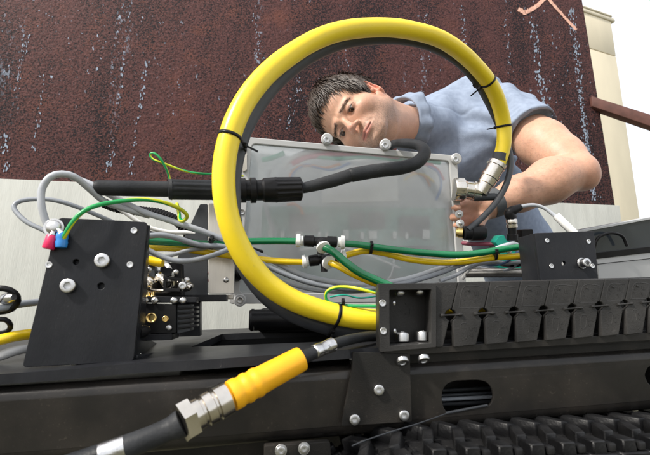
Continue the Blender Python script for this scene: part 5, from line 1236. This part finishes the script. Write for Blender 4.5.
# sample tuft roots on the cap's outer side
d0 = sd_ell(cv, (0, -.016, .038), (.0820, .1030, .0985)); outer_m = (np.abs(d0) < .014)
roots = cv[outer_m]; roots = roots[rng.integers(0, len(roots), 9500)]
cen = NA((0, -.01, .02)); nrm = roots - cen; nrm /= np.linalg.norm(nrm, axis=1)[:, None]
crown = NA((.01, -.075, .095)); flow = roots - crown; flow -= nrm * (flow * nrm).sum(1)[:, None]; flow /= np.linalg.norm(flow, axis=1)[:, None] + 1e-6
sidec = NA((1, 0, 0)); flow = flow + .35 * np.stack([np.sin(roots[:, 1] * 50), np.cos(roots[:, 0] * 60), np.sin(roots[:, 0] * 45)], 1) + rng.normal(0, .13, flow.shape)
flow[:, 2] -= .15; flow /= np.linalg.norm(flow, axis=1)[:, None]
lenh = rng.uniform(.018, .036, len(roots)) * np.where(roots[:, 2] > .03, 1.15, .55)
VS = []; FS = []
for i in range(len(roots)):
    r0 = roots[i]; nn = nrm[i]; fl = flow[i]; L = lenh[i]; sd_ = np.cross(nn, fl); sd_ /= np.linalg.norm(sd_) + 1e-9; w0 = rng.uniform(.0008, .0017)
    base = len(VS)
    for k, (t, ww, lift) in enumerate(((0, 1, -.001), (.35, 1, .0032), (.7, .7, .0030), (1, .12, .0005))):
        c = r0 + fl * L * t; q_ = c - cen; q_ /= np.linalg.norm(q_); rad0 = np.linalg.norm(r0 - cen); c = cen * (.35 * t) + c * (1 - .35 * t) if False else c - nn * (L * t) ** 2 * 5.5 + nn * (lift + rng.normal(0, .0004))
        VS += [c - sd_ * w0 * ww, c + nn * w0 * .8 * ww, c + sd_ * w0 * ww]
    for k in range(3):
        b0_ = base + k * 3
        FS += [(b0_, b0_ + 1, b0_ + 4, b0_ + 3), (b0_ + 1, b0_ + 2, b0_ + 5, b0_ + 4)]
VS = np.array(VS) @ HR.T + NA(hc)
st = link('hair_tufts', pts_mesh(VS, FS, True), 'hair', hr); st['kind'] = 'stuff'
# eyebrow hairs
VS = []; FS = []
for s in (-1, 1):
    for i in range(190):
        x = rng.uniform(.012, .050); z = .0172 - .10 * max(x - .03, 0) + rng.normal(0, .0023); y = .0945 - .30 * max(0, x - .018) - 1.5 * max(0, x - .018) ** 2 * 4
        # walk out to the surface
        q = np.array([[s * x, y + .01, z]], np.float32)
        for _ in range(8): q[:, 1] -= head_sdf(q) * .9
        a = q[0]; dd = np.array([s * .9, -.25, .25 + rng.normal(0, .2)]); dd /= np.linalg.norm(dd); L = rng.uniform(.004, .0075); b0_ = len(VS)
        VS += [a + np.array([0, .0001, -.00022]), a + np.array([0, .0004, .00022]), a + dd * L + np.array([0, .0004, 0])]; FS.append((b0_, b0_ + 1, b0_ + 2))
VS = np.array(VS) @ HR.T + NA(hc)
eb_ = link('eyebrow_hairs', pts_mesh(VS, FS, False), 'hair', pe); eb_['kind'] = 'stuff'
# ---- shirt
adir = (elb - sh) / np.linalg.norm(elb - sh)
cax = W(547, 139, 1.235) - W(522, 118, 1.33); cax = cax / np.linalg.norm(cax)
nb = W(424, 122, 1.44); nbd = W(430, 129, 1.34) - NA(hc); nbd /= np.linalg.norm(nbd)
def shirt_sdf(P):
    X, Y, Z = P[..., 0], P[..., 1], P[..., 2]
    d = sd_cap(P, chest, belly, .142, .135); d = smin(d, sd_cap(P, belly, pelv, .135, .150), .06)
    d = smin(d, sd_ell(P, W(478, 110, 1.56), (.115, .12, .105)), .07)         # upper back
    d = smin(d, sd_cap(P, W(432, 124, 1.50), W(500, 112, 1.44), .068, .075), .05)   # shoulder ridge
    d = smin(d, sd_cap(P, W(430, 134, 1.46), S2, .074, .076), .05); d = smin(d, sd_cap(P, sh, S2, .082, .080), .06)
    d = smin(d, sd_cap(P, S2, S2 + (rel - S2) * .5, .072, .070), .03)
    d = smin(d, sd_cap(P, W(415, 124, 1.345), W(448, 131, 1.46), .074, .084), .05)
    d = smin(d, sd_cap(P, W(430, 118, 1.44), W(476, 101, 1.53), .070, .090), .04)
    slv = sd_cap(P, W(504, 113, 1.43), W(556, 148, 1.19), .080, .0825)
    slv = smax(slv, ((P - W(533.5, 127.5, 1.285)) @ cax), .003)
    # folds running from the armpit across the chest and down the trunk
    q = P - W(512, 150, 1.36); rr = np.sqrt((q ** 2).sum(-1))
    ang = np.arctan2(q @ up3, q[..., 0])
    fold = np.sin(ang * 11 + 1.6 * np.sin(rr * 26)) * np.exp(-((rr - .12) / .10) ** 2) * .014
    fold += .0075 * np.sin((X * 26 + Z * 11) + 2.2 * np.sin(Z * 13 + X * 5)) * np.clip((1.2 - Z) * 4, .25, 1)
    fold += .003 * np.sin(X * 60 - Z * 45 + 3 * np.sin(Z * 20))
    d = smin(d, slv + .0025 * np.sin((P @ cax) * 60 + X * 20) * np.clip(-((P - W(533.5, 127.5, 1.285)) @ cax) * 14 - .25, 0, 1), .03)
    d = d + fold * np.clip((-((P - W(541, 134, 1.26)) @ cax) - .075) * 9 , .12, 1)
    sq = (P - W(500, 112, 1.40)) @ cax; d = d + .0022 * np.exp(-(sq / .004) ** 2)
    hq_ = (P - W(527, 123, 1.31)) @ cax; d = d + .0012 * np.exp(-(hq_ / .005) ** 2)
    am = sd_cap(P, W(520, 119, 1.36), W(580, 170, 1.12), .125); d = np.where(am < 0, np.maximum(d, (P - W(534, 128, 1.283)) @ cax), d)
    # hollow sleeve and neck opening
    d = smax(d, -np.maximum(sd_cap(P, W(520, 119, 1.36), W(580, 170, 1.12), .0690, .0710), -((P - W(530, 125.5, 1.30)) @ cax)), .002)
    d = smax(d, -(sd_cap(P, NA(hc), W(408, 122.5, 1.29), .0650, .055)), .006)
    return d
sv, sf = nets(shirt_sdf, (-.12, 1.12, .60), (.95, 2.05, 1.56), .0049)
shirt = link('polo_shirt', np_mesh(sv, sf), 'shirt', pe)
# sleeve hem stitching ring
# collar: a folded band round the neck
ctr = W(403.5, 121.5, 1.262); cz_ = -nbd
e1 = np.cross(cz_, up3); e1 /= np.linalg.norm(e1); e2 = np.cross(cz_, e1)
VS = []; FS = []; nS = 72
fr_ = NA(camv(-.45, -.55, .70)); ph0 = math.atan2(float(fr_ @ e2), float(fr_ @ e1))
for i in range(nS + 1):
    u = i / nS; th = ph0 + .16 + (2 * math.pi - .32) * u; dr = e1 * math.cos(th) + e2 * math.sin(th)
    tip = math.exp(-(min(u, 1 - u) / .07) ** 2); wob = .0022 * math.sin(5 * th) + .0015 * math.sin(11 * th + 1)
    for (h_, r_c) in ((-.016, .0625), (.004, .0635), (.012, .0650), (.0145, .0668), (.0130, .0690), (.006, .0725 + wob), (-.003, .0770 + wob * 1.3), (-.012 - .008 * tip, .0815 + wob * 1.6), (-.019 - .022 * tip, .0850 + wob * 2)):
        VS.append(ctr + dr * r_c + cz_ * h_)
for i in range(nS):
    for k in range(8): FS.append((i * 9 + k, (i + 1) * 9 + k, (i + 1) * 9 + k + 1, i * 9 + k + 1))
co_ = link('collar', pts_mesh(VS, FS, True), 'shirt', shirt); md = co_.modifiers.new('thick', 'SOLIDIFY'); md.thickness = .0018
# trousers and shoes
def tr_sdf(P):
    k1, k2 = NA((.42, 1.50, .48)), NA((.86, 1.62, .48)); a1, a2 = NA((.40, 1.62, .10)), NA((.92, 1.82, .10))
    d = sd_cap(P, pelv, pelv + NA((0, 0, .03)), .165, .158)
    for k_, a_ in ((k1, a1), (k2, a2)): d = smin(d, sd_cap(P, pelv + (k_ - pelv) * .15, k_, .115, .080), .05); d = smin(d, sd_cap(P, k_, a_, .078, .062), .03)
    return d + .004 * np.sin(P[..., 2] * 60 + P[..., 0] * 30)
v_, f_ = nets(tr_sdf, (.2, 1.3, 0.02), (1.1, 2.15, .95), .012); link('trousers', np_mesh(v_, f_), 'trousers', pe)
for (x, y) in ((.40, 1.62), (.92, 1.82)):
    fn = lambda P: smax(smin(sd_ell(P, (x, y - .06, .045), (.048, .14, .05)), sd_cap(P, NA((x, y + .01, .05)), NA((x, y + .01, .12)), .05, .048), .03), .002 - P[..., 2], .004)
    v_, f_ = nets(fn, (x - .08, y - .25, -.02), (x + .08, y + .12, .19), .006); link('shoe', np_mesh(v_, f_), 'leather', pe)
# watch strap
p = Vector(wr - fdir * .012); ax_ = Vector(fdir)
me = lathe_mesh([(-.013, .032), (-.0125, .0372), (.0125, .0362), (.013, .031)], 36); me.transform(axis_mat(p, ax_)); link('watch_strap', me, 'strap', pe)
